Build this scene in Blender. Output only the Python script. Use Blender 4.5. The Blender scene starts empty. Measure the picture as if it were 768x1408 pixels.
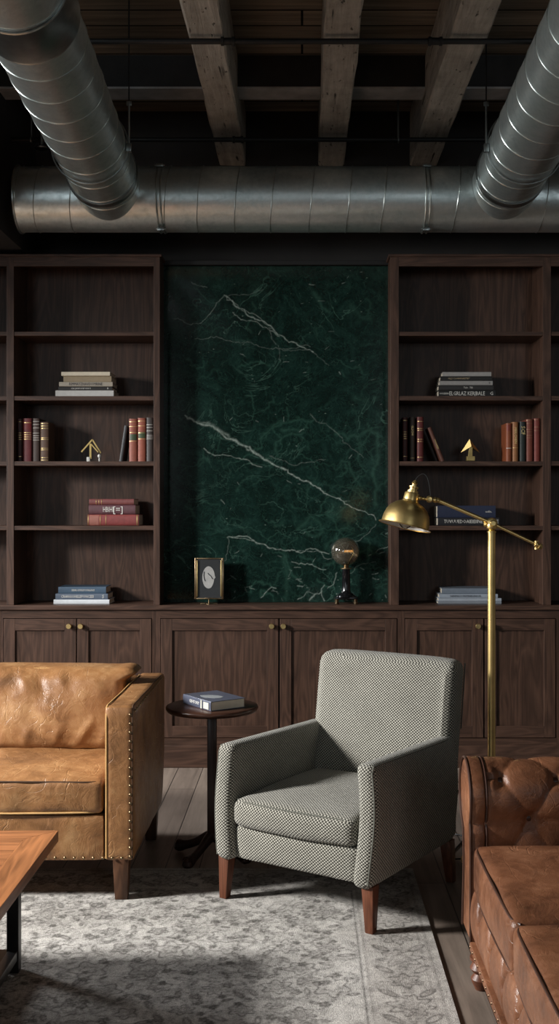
import bpy, bmesh, math, random
import numpy as np
from mathutils import Vector, Matrix, noise
random.seed(7)
F = 1500.0
PI = math.pi
C = bpy.context.scene.collection
H = 1.5
def PX(x, Y): return (x-415)*Y/F
def PZ(y, Y): return H-(y-697)*Y/F

# ------------------------------------------------------------------ materials
MATS = {}
class NT:
    def __init__(s, name):
        m = bpy.data.materials.new(name); m.use_nodes = True
        s.m = m; s.t = m.node_tree; s.n = s.t.nodes; s.l = s.t.links
        s.b = s.n['Principled BSDF']
    def node(s, typ, **kw):
        n = s.n.new(typ)
        for k, v in kw.items():
            if k.startswith('i_'): n.inputs[k[2:].replace('_', ' ')].default_value = v
            else: setattr(n, k, v)
        return n
    def link(s, a, b): s.l.new(a, b)
    def coord(s, kind='Object', scale=(1,1,1), rot=(0,0,0)):
        tc = s.node('ShaderNodeTexCoord'); mp = s.node('ShaderNodeMapping')
        mp.inputs['Scale'].default_value = scale; mp.inputs['Rotation'].default_value = rot
        s.link(tc.outputs[kind], mp.inputs['Vector']); return mp.outputs['Vector']
    def noise(s, vec, scale, detail=5, rough=.55, dist=0):
        n = s.node('ShaderNodeTexNoise'); n.inputs['Scale'].default_value = scale
        n.inputs['Detail'].default_value = detail; n.inputs['Roughness'].default_value = rough
        n.inputs['Distortion'].default_value = dist; s.link(vec, n.inputs['Vector']); return n.outputs['Fac']
    def ramp(s, fac, stops):
        r = s.node('ShaderNodeValToRGB'); e = r.color_ramp.elements
        while len(e) < len(stops): e.new(.5)
        for el, (p, c) in zip(e, stops):
            el.position = p
            el.color = (c, c, c, 1) if isinstance(c, (int, float)) else (*c, 1)
        s.link(fac, r.inputs['Fac']); return r.outputs['Color']
    def math(s, op, a, b=None, clamp=False):
        n = s.node('ShaderNodeMath', operation=op); n.use_clamp = clamp
        for i, v in enumerate((a, b)):
            if v is None: continue
            if isinstance(v, (int, float)): n.inputs[i].default_value = v
            else: s.link(v, n.inputs[i])
        return n.outputs[0]
    def mix(s, fac, a, b, mode='MIX'):
        n = s.node('ShaderNodeMix', data_type='RGBA', blend_type=mode)
        for sock, v in ((n.inputs[0], fac), (n.inputs[6], a), (n.inputs[7], b)):
            if isinstance(v, (int, float)): sock.default_value = v if sock.type == 'VALUE' else (v, v, v, 1)
            elif isinstance(v, tuple): sock.default_value = (*v, 1)
            else: s.link(v, sock)
        return n.outputs[2]
    def bump(s, h, strength=.3, dist=.01):
        b = s.node('ShaderNodeBump'); b.inputs['Strength'].default_value = strength; b.inputs['Distance'].default_value = dist
        s.link(h, b.inputs['Height']); s.link(b.outputs[0], s.b.inputs['Normal'])
    def base(s, c):
        if isinstance(c, tuple): s.b.inputs['Base Color'].default_value = (*c, 1)
        else: s.link(c, s.b.inputs['Base Color'])
    def set(s, rough=None, metal=None, spec=None, coat=None):
        i = s.b.inputs
        if rough is not None:
            if isinstance(rough, (int, float)): i['Roughness'].default_value = rough
            else: s.link(rough, i['Roughness'])
        if metal is not None: i['Metallic'].default_value = metal
        if spec is not None: i['Specular IOR Level'].default_value = spec
        if coat is not None: i['Coat Weight'].default_value = coat

def srgb(r, g, b):
    f = lambda c: (c/255/12.92) if c/255 <= .04045 else ((c/255+.055)/1.055)**2.4
    return (f(r), f(g), f(b))
def lerp(c, k): return tuple(max(0, v*k) for v in c)

def wood(name, c, axis='Z', scale=1.0, rough=.45, contrast=.45, spec=.35):
    """figured veneer: long cathedral grain running along one axis"""
    t = NT(name)
    k = {'X': (1.1, 9, 9), 'Y': (9, 1.1, 9), 'Z': (9, 9, 1.1)}[axis]
    v = t.coord('Object', tuple(a*scale for a in k))
    n1 = t.noise(v, 1.0, 3, .5, .6)
    rings = t.math('FRACT', t.math('MULTIPLY', n1, 9.0))
    rings = t.math('ABSOLUTE', t.math('SUBTRACT', rings, .5))
    k2 = {'X': (4, 160, 160), 'Y': (160, 4, 160), 'Z': (160, 160, 4)}[axis]
    v2 = t.coord('Object', tuple(a*scale for a in k2))
    n2 = t.noise(v2, 1.0, 3, .6)
    v3 = t.coord('Object', (1.7, 1.7, 1.7)); n3 = t.noise(v3, 1.3, 3)
    f = t.math('ADD', t.math('MULTIPLY', rings, .9), t.math('MULTIPLY', n2, .65))
    f = t.math('ADD', f, t.math('MULTIPLY', n3, .35))
    col = t.ramp(f, [(.35, lerp(c, 1-contrast)), (.72, c), (1.0, lerp(c, 1+contrast))])
    t.base(col); t.set(rough=rough, spec=spec)
    t.bump(t.math('ADD', n2, rings), .06, .003)
    MATS[name] = t.m; return t.m

WAL = srgb(71, 51, 41)
for ax in 'XYZ': wood('walnut_'+ax, WAL, ax)
wood('table_wood', srgb(150, 98, 62), 'X', 1.0, .38, .4)
wood('table_border', srgb(156, 102, 64), 'Y', 1.0, .38, .4)
wood('leg_wood', srgb(92, 54, 37), 'Z', 1.5, .4, .35)
wood('dark_wood', srgb(66, 42, 32), 'X', 1.5, .3, .35)
wood('dark_wood_Z', srgb(50, 32, 26), 'Z', 1.5, .35, .35)
wood('sofa_leg', srgb(80, 54, 38), 'Z', 1.5, .4, .35)

def plain(name, c, rough=.5, metal=0., spec=.5, bump=0, bscale=200, var=.12, vscale=30):
    t = NT(name); v = t.coord('Object')
    n = t.noise(v, vscale, 4)
    t.base(t.ramp(n, [(.3, lerp(c, 1-var)), (.7, lerp(c, 1+var))])); t.set(rough=rough, metal=metal, spec=spec)
    if bump: t.bump(t.noise(v, bscale, 3), bump, .002)
    MATS[name] = t.m; return t.m

plain('brass', (.82, .60, .25), .36, 1.0, var=.15, vscale=12)
plain('bright_brass', (.70, .53, .24), .38, 1.0)
plain('ornament_gold', (.50, .37, .15), .45, .9)
plain('dark_nail', (.16, .10, .06), .42, .8)
plain('old_brass', (.30, .22, .13), .3, 1.0)
plain('black_metal', (.015, .014, .014), .42, .0, bump=.1)
plain('black_gloss', (.006, .006, .007), .12)
plain('pipe_black', (.02, .02, .02), .5, .3, bump=.2)
plain('cord_black', (.01, .01, .01), .5)
plain('white_enamel', (.75, .72, .66), .4)
plain('paper', srgb(206, 196, 178), .8, var=.06)
plain('paper_edge', srgb(190, 178, 158), .85, var=.1)
plain('gold_foil', (.72, .53, .24), .35, .9)
plain('pale_ink', srgb(214, 212, 205), .6, var=.03)
plain('dark_ink', srgb(60, 62, 68), .6, var=.03)
plain('wall_dark', srgb(50, 48, 47), .85, bump=.25, bscale=40, var=.15, vscale=6)
plain('wall_grey', srgb(92, 89, 85), .9, bump=.2, bscale=50, var=.12, vscale=5)
plain('shaded_web_steel', srgb(48, 48, 48), .7, .1, bump=.2, bscale=60, var=.25, vscale=8)  # joist face: shade put into the dark colour
plain('steel_joist', srgb(176, 176, 176), .6, .2, bump=.2, bscale=60, var=.25, vscale=8)  # joist underside: light from below put into the pale colour
plain('recess_black', (.008, .008, .008), .6)
plain('window_frame', srgb(40, 40, 40), .5)

# --- galvanised duct
t = NT('galvanised'); v = t.coord('Object')
n = t.noise(v, 4, 6, .65); n2 = t.noise(v, 26, 4, .7)
vo = t.node('ShaderNodeTexVoronoi'); vo.inputs['Scale'].default_value = 45; t.link(v, vo.inputs['Vector'])
m = t.math('ADD', t.math('MULTIPLY', n, .6), t.math('MULTIPLY', n2, .4))
t.base(t.ramp(m, [(.33, (.44, .53, .535)), (.5, (.64, .72, .72)), (.68, (.80, .86, .86))]))
t.set(rough=t.ramp(m, [(.3, .46), (.7, .30)]), metal=.9)
t.bump(t.math('ADD', t.math('MULTIPLY', n, 1.2), t.math('MULTIPLY', vo.outputs['Distance'], .15)), .25, .01)
MATS['galvanised'] = t.m
plain('seam_metal', (.55, .60, .59), .28, 1.0)
plain('collar_metal', (.34, .37, .37), .33, 1.0)

# --- rough sawn beam timber
t = NT('beam_wood'); v = t.coord('Object', (30, 2.2, 30)); v0 = t.coord('Object')
n = t.noise(v, 1, 6, .7, .5); n2 = t.noise(v0, 7, 5, .7)
vk = t.coord('Object', (28, 3.0, 28)); vo = t.node('ShaderNodeTexNoise'); vo.inputs['Scale'].default_value = 1.0; vo.inputs['Detail'].default_value = 2; t.link(vk, vo.inputs['Vector'])
crack = t.ramp(vo.outputs['Fac'], [(.27, .12), (.33, 1.0)])
pit = t.ramp(t.noise(t.coord('Object', (40, 14, 40)), 1, 2), [(.27, .25), (.34, 1.0)])
col = t.ramp(t.math('ADD', t.math('MULTIPLY', n, .6), t.math('MULTIPLY', n2, .4)), [(.3, srgb(122, 118, 110)), (.5, srgb(168, 163, 154)), (.7, srgb(200, 195, 186))])
col = t.mix(1.0, col, crack, 'MULTIPLY'); col = t.mix(1.0, col, pit, 'MULTIPLY')
t.base(col); t.set(rough=.85, spec=.2)
t.bump(t.math('ADD', n, t.math('ADD', crack, pit)), .7, .01)
MATS['beam_wood'] = t.m

# --- ceiling boards running along X
t = NT('ceiling_boards'); v = t.coord('Object', (1.2, 26, 1)); n = t.noise(v, 1, 5, .65, .3)
br = t.node('ShaderNodeTexBrick'); br.offset = .37
for k, q in (('Scale', 1.0), ('Mortar Size', .006), ('Brick Width', 3.1), ('Row Height', .17), ('Mortar Smooth', .1), ('Bias', 0.0)): br.inputs[k].default_value = q
br.inputs['Color1'].default_value = (*srgb(120, 109, 96), 1); br.inputs['Color2'].default_value = (*srgb(142, 130, 115), 1); br.inputs['Mortar'].default_value = (.003, .003, .003, 1)
t.link(t.coord('Object'), br.inputs['Vector'])
t.base(t.mix(1.0, br.outputs['Color'], t.ramp(n, [(.3, .45), (.7, 1.0)]), 'MULTIPLY')); t.set(rough=.9, spec=.1)
t.bump(t.math('ADD', n, t.math('MULTIPLY', br.outputs['Fac'], -2.0)), .5, .01)
MATS['ceiling_boards'] = t.m

# --- floor planks along Y
t = NT('floor_planks'); br = t.node('ShaderNodeTexBrick'); br.offset = .43
for k, q in (('Scale', 1.0), ('Mortar Size', .0022), ('Brick Width', 1.45), ('Row Height', .142), ('Mortar Smooth', .1), ('Bias', 0.0)): br.inputs[k].default_value = q
br.inputs['Color1'].default_value = (*srgb(118, 105, 95), 1); br.inputs['Color2'].default_value = (*srgb(140, 126, 114), 1); br.inputs['Mortar'].default_value = (.012, .011, .010, 1)
t.link(t.coord('Object', (1, 1, 1), (0, 0, PI/2)), br.inputs['Vector'])
g = t.noise(t.coord('Object', (26, 1.6, 1)), 1, 6, .65, .8); g2 = t.noise(t.coord('Object'), 3, 4)
f = t.math('ADD', t.math('MULTIPLY', g, .7), t.math('MULTIPLY', g2, .3))
t.base(t.mix(1.0, br.outputs['Color'], t.ramp(f, [(.35, .62), (.62, 1.1)]), 'MULTIPLY')); t.set(rough=.42, spec=.35)
t.bump(t.math('ADD', g, t.math('MULTIPLY', br.outputs['Fac'], -1.5)), .15, .004)
MATS['floor_planks'] = t.m

# --- leather
def leather(name, c, dark, pale, scale=1.0, rough=.36):
    t = NT(name); v = t.coord('Object')
    n = t.noise(v, 4.5*scale, 6, .62, .5); n2 = t.noise(v, 34, 4, .6)
    f = t.math('ADD', t.math('MULTIPLY', n, .8), t.math('MULTIPLY', n2, .2))
    col = t.ramp(f, [(.32, dark), (.5, c), (.72, pale)])
    # scuffs: thin pale scratches from stretched noise level lines
    sc = None
    for rot, s1 in (((.3, .5, .7), 5.0), ((1.1, .2, 2.1), 7.0), ((.5, 1.3, .2), 6.0)):
        q = t.noise(t.coord('Object', (s1, s1*.35, s1), rot), 1, 3, .5, .4)
        a = t.math('ABSOLUTE', t.math('SUBTRACT', q, .5))
        l = t.ramp(a, [(0.0, 1.0), (.006, 0.0)])
        msk = t.ramp(t.noise(t.coord('Object', (3, 3, 3), rot), 2.0, 2), [(.48, 0.0), (.62, 1.0)])
        l = t.math('MULTIPLY', l, msk); sc = l if sc is None else t.math('MAXIMUM', sc, l)
    col = t.mix(t.math('MULTIPLY', sc, .38), col, pale)
    t.base(col)
    t.set(rough=t.ramp(n2, [(.3, rough-.06), (.7, rough+.10)]), spec=.5)
    gr = t.node('ShaderNodeTexVoronoi'); gr.inputs['Scale'].default_value = 420; t.link(v, gr.inputs['Vector'])
    cr = t.noise(v, 11*scale, 5, .6, 1.0)
    t.bump(t.math('ADD', t.math('ADD', t.math('MULTIPLY', gr.outputs['Distance'], .08), t.math('MULTIPLY', cr, .9)), t.math('MULTIPLY', sc, -.25)), .45, .012)
    MATS[name] = t.m
leather('tan_leather', srgb(143, 101, 63), srgb(98, 67, 42), srgb(178, 138, 94))
leather('chestnut_leather', srgb(118, 76, 52), srgb(80, 49, 33), srgb(150, 104, 76), 1.0, .34)
plain('tan_piping', srgb(190, 150, 96), .45)
plain('tan_seam', srgb(70, 46, 26), .5)
plain('chestnut_piping', srgb(60, 36, 25), .4)

# --- basket weave upholstery (UV in metres)
t = NT('basket_weave'); uv = t.node('ShaderNodeTexCoord').outputs['UV']
mp = t.node('ShaderNodeMapping'); mp.inputs['Scale'].default_value = (1, 1, 1); t.link(uv, mp.inputs['Vector'])
# slight wobble
wn = t.node('ShaderNodeTexNoise'); wn.inputs['Scale'].default_value = 60; wn.inputs['Detail'].default_value = 2; t.link(mp.outputs[0], wn.inputs['Vector'])
wv = t.node('ShaderNodeVectorMath', operation='SCALE'); wv.inputs['Scale'].default_value = .003; t.link(wn.outputs['Color'], wv.inputs[0])
av = t.node('ShaderNodeVectorMath', operation='ADD'); t.link(mp.outputs[0], av.inputs[0]); t.link(wv.outputs[0], av.inputs[1])
sx = t.node('ShaderNodeSeparateXYZ'); t.link(av.outputs[0], sx.inputs[0])
KU, KV = 2*PI/.0135, 2*PI/.0115
su = t.math('SINE', t.math('MULTIPLY', sx.outputs[0], KU)); sv = t.math('SINE', t.math('MULTIPLY', sx.outputs[1], KV))
pr = t.math('MULTIPLY', su, sv)
fac = t.math('ADD', t.math('MULTIPLY', pr, .5), .5)
nz = t.noise(mp.outputs[0], 320, 3, .6); big = t.noise(mp.outputs[0], 9, 3)
f2 = t.math('ADD', t.math('MULTIPLY', fac, .75), t.math('MULTIPLY', nz, .4))
col = t.ramp(f2, [(.30, srgb(34, 34, 31)), (.52, srgb(92, 90, 82)), (.80, srgb(190, 187, 175))])
t.base(t.mix(1.0, col, t.ramp(big, [(.3, .85), (.7, 1.0)]), 'MULTIPLY')); t.set(rough=.95, spec=.1)
t.b.inputs['Sheen Weight'].default_value = .15
t.bump(f2, .8, .004)
MATS['basket_weave'] = t.m
plain('stitch_thread', srgb(196, 194, 184), .8)
plain('grey_piping', srgb(92, 92, 84), .9, bump=.3, bscale=500)

# --- attribute driven stone and carpet
t = NT('green_marble'); at = t.node('ShaderNodeAttribute', attribute_name='Col'); v = t.coord('Object')
n = t.noise(v, 5, 8, .65, 1.6); n2 = t.noise(v, 22, 6, .7, 2.2)
f = t.math('ADD', t.math('MULTIPLY', n, .6), t.math('MULTIPLY', n2, .4))
base = t.ramp(f, [(.32, srgb(13, 24, 21)), (.5, srgb(21, 41, 36)), (.64, srgb(34, 60, 53)), (.78, srgb(58, 88, 78))])
# translucent webby veins
a1 = t.math('ABSOLUTE', t.math('SUBTRACT', t.noise(v, 3.4, 5, .55, 1.0), .5)); web = t.ramp(a1, [(0, 1.0), (.010, 0.0)])
msk = t.ramp(t.noise(v, 2.3, 2), [(.45, 0.0), (.6, 1.0)])
base = t.mix(t.math('MULTIPLY', t.math('MULTIPLY', web, msk), .45), base, srgb(88, 124, 110))
a2 = t.math('ABSOLUTE', t.math('SUBTRACT', t.noise(v, 9, 4, .6, 1.5), .5)); web2 = t.ramp(a2, [(0, 1.0), (.012, 0.0)])
base = t.mix(t.math('MULTIPLY', web2, .22), base, srgb(70, 112, 98))
fl = t.node('ShaderNodeTexVoronoi'); fl.inputs['Scale'].default_value = 26; t.link(t.coord('Object', (.7, 1, 1.4), (0, .5, 0)), fl.inputs['Vector'])
spk = t.ramp(fl.outputs['Distance'], [(.0, 1.0), (.13, 0.0)])
smk = t.ramp(t.noise(v, 12, 2), [(.56, 0.0), (.63, 1.0)])
base = t.mix(t.math('MULTIPLY', t.math('MULTIPLY', spk, smk), .7), base, srgb(150, 170, 158))
sep = t.node('ShaderNodeSeparateColor'); t.link(at.outputs['Color'], sep.inputs[0])
jag = t.ramp(t.noise(v, 70, 3, .7), [(.3, .45), (.6, 1.0)])
base = t.mix(t.math('MULTIPLY', sep.outputs[1], .55), base, srgb(62, 100, 86))
base = t.mix(t.math('MULTIPLY', sep.outputs[0], jag), base, srgb(196, 212, 202))
t.base(base); t.set(rough=.13, spec=.5); MATS['green_marble'] = t.m

t = NT('rug_pile'); at = t.node('ShaderNodeAttribute', attribute_name='Col'); v = t.coord('Object')
sep = t.node('ShaderNodeSeparateColor'); t.link(at.outputs['Color'], sep.inputs[0])
n = t.noise(v, 4, 5, .6); n2 = t.noise(v, 260, 3, .7); n3 = t.noise(v, 45, 4, .7)
basec = t.ramp(n, [(.3, srgb(190, 186, 180)), (.7, srgb(222, 218, 212))])
wear = t.ramp(n3, [(.32, .25), (.52, 1.0)])
basec = t.mix(t.math('MULTIPLY', t.math('MULTIPLY', sep.outputs[1], wear), .55), basec, srgb(112, 108, 103))
basec = t.mix(t.math('MULTIPLY', sep.outputs[2], .35), basec, srgb(128, 112, 98))
basec = t.mix(t.math('MULTIPLY', t.math('MULTIPLY', sep.outputs[0], wear), .8), basec, srgb(52, 48, 45))
basec = t.mix(1.0, basec, t.ramp(n2, [(.3, .48), (.65, 1.06)]), 'MULTIPLY')
basec = t.mix(1.0, basec, t.ramp(t.noise(v, 22, 5, .75), [(.38, .72), (.58, 1.04)]), 'MULTIPLY')
t.base(basec); t.set(rough=.98, spec=.05); t.bump(n2, .8, .006); MATS['rug_pile'] = t.m

# --- smoked globe glass, framed picture, window pane
t = NT('smoked_glass'); t.base((.62, .56, .45)); t.set(rough=.03); t.b.inputs['Transmission Weight'].default_value = .94; t.b.inputs['IOR'].default_value = 1.42; t.b.inputs['Coat Weight'].default_value = 1.0; t.b.inputs['Coat Roughness'].default_value = .03; MATS['smoked_glass'] = t.m
t = NT('clear_glass'); t.base((.9, .9, .88)); t.set(rough=.03); t.b.inputs['Transmission Weight'].default_value = 1.0; t.b.inputs['IOR'].default_value = 1.3; MATS['clear_glass'] = t.m
t = NT('filament'); t.base((.9, .5, .2)); t.b.inputs['Emission Color'].default_value = (1, .55, .18, 1); t.b.inputs['Emission Strength'].default_value = 1.2; MATS['filament'] = t.m
plain('picture_black', srgb(44, 46, 48), .35)
plain('picture_grey', srgb(176, 176, 174), .7)

_bk = {}
def bookmat(c, rough=.55, leathery=False):
    k = (c, rough)
    if k not in _bk:
        _bk[k] = plain('book_cloth_%d' % len(_bk), srgb(*c), rough, bump=.25 if leathery else .1, bscale=260, var=.16 if leathery else .06, vscale=40)
    return _bk[k]

# ------------------------------------------------------------------ geometry helpers
def join(bm, tmp, M=None):
    if M is not None: bmesh.ops.transform(tmp, matrix=M, verts=tmp.verts)
    me = bpy.data.meshes.new('t'); tmp.to_mesh(me); tmp.free(); bm.from_mesh(me); bpy.data.meshes.remove(me)
def box(bm, x0, x1, y0, y1, z0, z1, bev=0.0, seg=2, M=None):
    t = bmesh.new(); bmesh.ops.create_cube(t, size=1)
    for v in t.verts: v.co = Vector(((x0+x1)/2+v.co.x*(x1-x0), (y0+y1)/2+v.co.y*(y1-y0), (z0+z1)/2+v.co.z*(z1-z0)))
    if bev > 0: bmesh.ops.bevel(t, geom=t.edges[:], offset=bev, segments=seg, profile=.5, affect='EDGES')
    join(bm, t, M); return bm
def B(*a, **k): return box(bmesh.new(), *a, **k)
def lathe(bm, prof, seg=32, M=None):
    t = bmesh.new(); rows = []
    for r, z in prof:
        if r < 1e-6: rows.append([t.verts.new((0, 0, z))])
        else: rows.append([t.verts.new((r*math.cos(2*PI*i/seg), r*math.sin(2*PI*i/seg), z)) for i in range(seg)])
    for a, b in zip(rows, rows[1:]):
        for i in range(seg):
            j = (i+1) % seg
            if len(a) == 1 and len(b) == 1: continue
            if len(a) == 1: t.faces.new((a[0], b[i], b[j]))
            elif len(b) == 1: t.faces.new((a[i], a[j], b[0]))
            else: t.faces.new((a[i], a[j], b[j], b[i]))
    bmesh.ops.recalc_face_normals(t, faces=t.faces)
    join(bm, t, M); return bm
def tube(bm, pts, r, seg=8, closed=False, cap=True, M=None):
    pts = [Vector(p) for p in pts]; t = bmesh.new(); n = len(pts); rows = []
    rr = r if isinstance(r, (list, tuple)) else [r]*n
    up = None
    for i, p in enumerate(pts):
        a = pts[(i-1) % n] if (closed or i) else p; b = pts[(i+1) % n] if (closed or i < n-1) else p
        d = (b-a).normalized()
        if up is None:
            up = Vector((0, 0, 1)) if abs(d.z) < .9 else Vector((1, 0, 0))
        u = (up-d*up.dot(d))
        if u.length < 1e-5: u = d.orthogonal()
        u.normalize(); w = d.cross(u); up = u
        rows.append([t.verts.new(p+rr[i]*(math.cos(2*PI*k/seg)*u+math.sin(2*PI*k/seg)*w)) for k in range(seg)])
    rg = range(n) if closed else range(n-1)
    for i in rg:
        a, b = rows[i], rows[(i+1) % n]
        for k in range(seg): t.faces.new((a[k], a[(k+1) % seg], b[(k+1) % seg], b[k]))
    if not closed and cap: t.faces.new(rows[0]); t.faces.new(rows[-1])
    bmesh.ops.recalc_face_normals(t, faces=t.faces)
    join(bm, t, M); return bm
def prism(bm, poly, y0, y1, plane='XZ', bev=0, M=None):
    t = bmesh.new()
    f3 = (lambda p, q: (p[0], q, p[1])) if plane == 'XZ' else ((lambda p, q: (q, p[0], p[1])) if plane == 'YZ' else (lambda p, q: (p[0], p[1], q)))
    a = [t.verts.new(f3(p, y0)) for p in poly]; b = [t.verts.new(f3(p, y1)) for p in poly]
    t.faces.new(a); t.faces.new(b)
    for i in range(len(poly)):
        j = (i+1) % len(poly); t.faces.new((a[i], a[j], b[j], b[i]))
    bmesh.ops.recalc_face_normals(t, faces=t.faces)
    if bev: bmesh.ops.bevel(t, geom=t.edges[:], offset=bev, segments=2, profile=.5, affect='EDGES')
    join(bm, t, M); return bm
def soft_box(bm, c, d, r, n=(20, 20, 8), fn=None, puff=(0, 0, 0), M=None):
    """rounded, puffed, subdivided block: c centre, d full size, r edge radius, fn(x,y,z,normal)->offset vector"""
    hx, hy, hz = d[0]/2, d[1]/2, d[2]/2; t = bmesh.new(); H3 = (hx, hy, hz); grid = {}
    def vert(i, j, k):
        key = (i, j, k)
        if key in grid: return grid[key]
        p = Vector((hx*(2*i/n[0]-1), hy*(2*j/n[1]-1), hz*(2*k/n[2]-1)))
        inner = Vector([max(-(h-r), min(h-r, q)) for h, q in zip(H3, p)])
        e = p-inner
        if e.length > 1e-9: e.normalize()
        else: e = Vector((0, 0, 0))
        q = inner+e*r
        u = [q[a]/H3[a] for a in range(3)]
        for a in range(3):
            b, g = (a+1) % 3, (a+2) % 3
            if puff[a]: q[a] += puff[a]*u[a]*max(0, 1-u[b]**2)**.6*max(0, 1-u[g]**2)**.6
        q = q+Vector(c)
        if fn: q = q+Vector(fn(q.x, q.y, q.z, e))
        v = t.verts.new(q); grid[key] = v; return v
    def quad(a, b, cc, dd): 
        try: t.faces.new((vert(*a), vert(*b), vert(*cc), vert(*dd)))
        except ValueError: pass
    for i in range(n[0]):
        for j in range(n[1]):
            for k in (0, n[2]): quad((i, j, k), (i+1, j, k), (i+1, j+1, k), (i, j+1, k))
    for i in range(n[0]):
        for k in range(n[2]):
            for j in (0, n[1]): quad((i, j, k), (i+1, j, k), (i+1, j, k+1), (i, j, k+1))
    for j in range(n[1]):
        for k in range(n[2]):
            for i in (0, n[0]): quad((i, j, k), (i, j+1, k), (i, j+1, k+1), (i, j, k+1))
    bmesh.ops.recalc_face_normals(t, faces=t.faces)
    join(bm, t, M); return bm

def obj(name, bm, mat, parent=None, smooth=True, local=False, uv=False, angle=35):
    """link one mesh object; bm is in world space unless local=True"""
    if parent is not None and not local:
        bmesh.ops.transform(bm, matrix=wm(parent).inverted(), verts=bm.verts)
    me = bpy.data.meshes.new(name); bm.to_mesh(me); bm.free()
    if smooth:
        me.polygons.foreach_set('use_smooth', [True]*len(me.polygons)); me.set_sharp_from_angle(angle=math.radians(angle))
    if uv:
        l = me.uv_layers.new(name='UVMap')
        for p in me.polygons:
            a = max(range(3), key=lambda i: abs(p.normal[i]))
            for li in p.loop_indices:
                co = me.vertices[me.loops[li].vertex_index].co
                l.data[li].uv = (co.y, co.z) if a == 0 else ((co.x, co.z) if a == 1 else (co.x, co.y))
    me.materials.append(MATS[mat] if isinstance(mat, str) else mat)
    o = bpy.data.objects.new(name, me); C.objects.link(o)
    if parent is not None: o.parent = parent
    return o
def wm(o):
    M = Matrix.Translation(o.location) @ o.rotation_euler.to_matrix().to_4x4()
    return (wm(o.parent) @ M) if o.parent else M
def thing(name, label, cat, loc=(0, 0, 0), rot=(0, 0, 0), group=None):
    o = bpy.data.objects.new(name, None); C.objects.link(o); o.empty_display_size = .05
    o.location = loc; o.rotation_euler = rot; o['label'] = label; o['category'] = cat
    if group: o['group'] = group
    return o
def tag(o, label, cat, group=None):
    o['label'] = label; o['category'] = cat
    if group: o['group'] = group
    return o
def struct(name, bm, mat, parent=None, smooth=False):
    o = obj(name, bm, mat, parent, smooth)
    if parent is None: o['kind'] = 'structure'
    return o
def Tm(x, y, z): return Matrix.Translation((x, y, z))
def R(a, ax): return Matrix.Rotation(a, 4, ax)

# ------------------------------------------------------------------ the room shell
WX0, WX1, WY0, WY1, CZ = -4.3, 3.6, -2.6, 6.62, 3.90
struct('floor', B(WX0, WX1, WY0, WY1+.1, -.1, 0), 'floor_planks')
struct('ceiling', B(WX0, WX1, WY0, WY1+.1, CZ, CZ+.1), 'ceiling_boards')
struct('wall_far', B(WX0, WX1, WY1, WY1+.12, 0, CZ), 'wall_dark')
struct('wall_right', B(WX1, WX1+.12, WY0, WY1+.12, 0, CZ), 'wall_grey')
# left wall with two window openings
W1 = (2.45, 3.85, 1.0, 3.2); W2 = (5.15, 6.1, 1.0, 3.2)
bm = bmesh.new()
box(bm, WX0-.14, WX0, WY0, W1[0], 0, CZ); box(bm, WX0-.14, WX0, W1[1], W2[0], 0, CZ); box(bm, WX0-.14, WX0, W2[1], WY1+.12, 0, CZ)
for w in (W1, W2):
    box(bm, WX0-.14, WX0, w[0], w[1], 0, w[2]); box(bm, WX0-.14, WX0, w[0], w[1], w[3], CZ)
struct('wall_left', bm, 'wall_grey')
# unseen near wall; both openings added to hold the fill lamps
W3 = (-4.1, -2.35, 1.1, 3.6); W4 = (1.55, 3.4, 1.1, 3.6)
bm = bmesh.new()
box(bm, WX0, W3[0], WY0-.14, WY0, 0, CZ); box(bm, W3[1], W4[0], WY0-.14, WY0, 0, CZ); box(bm, W4[1], WX1, WY0-.14, WY0, 0, CZ)
for w in (W3, W4):
    box(bm, w[0], w[1], WY0-.14, WY0, 0, w[2]); box(bm, w[0], w[1], WY0-.14, WY0, w[3], CZ)
struct('unseen_wall_near', bm, 'wall_grey')
def win_frame(name, w, axis):
    bm = bmesh.new(); a, b, z0, z1 = w; q = .05
    def bar(u0, u1, zz0, zz1):
        if axis == 'X': box(bm, WX0-.10, WX0-.06, u0, u1, zz0, zz1)
        else: box(bm, u0, u1, WY0-.10, WY0-.06, zz0, zz1)
    bar(a, a+q, z0, z1); bar(b-q, b, z0, z1); bar(a+q, b-q, z0, z0+q); bar(a+q, b-q, z1-q, z1)
    bar((a+b)/2-.015, (a+b)/2+.015, z0+q, z1-q)
    bar(a+q, (a+b)/2-.015, (z0+z1)/2-.012, (z0+z1)/2+.012); bar((a+b)/2+.015, b-q, (z0+z1)/2-.012, (z0+z1)/2+.012)
    struct(name, bm, 'window_frame')
win_frame('window_1', W1, 'X'); win_frame('window_2', W2, 'X'); win_frame('fill_window_3', W3, 'Y'); win_frame('fill_window_4', W4, 'Y')  # last pair: unseen frames added around the fill lamps behind the camera

# dark bulkhead in the upper left corner
struct('trim_1', B(-4.3, -1.615, 4.6, WY1, 2.985, CZ), 'wall_dark')
# dark metal channel above the marble
struct('trim_2', B(PX(221, 6.46), PX(536, 6.46), 6.44, 6.62, PZ(365, 6.46), PZ(359, 6.46), bev=.002), 'recess_black')

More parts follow.
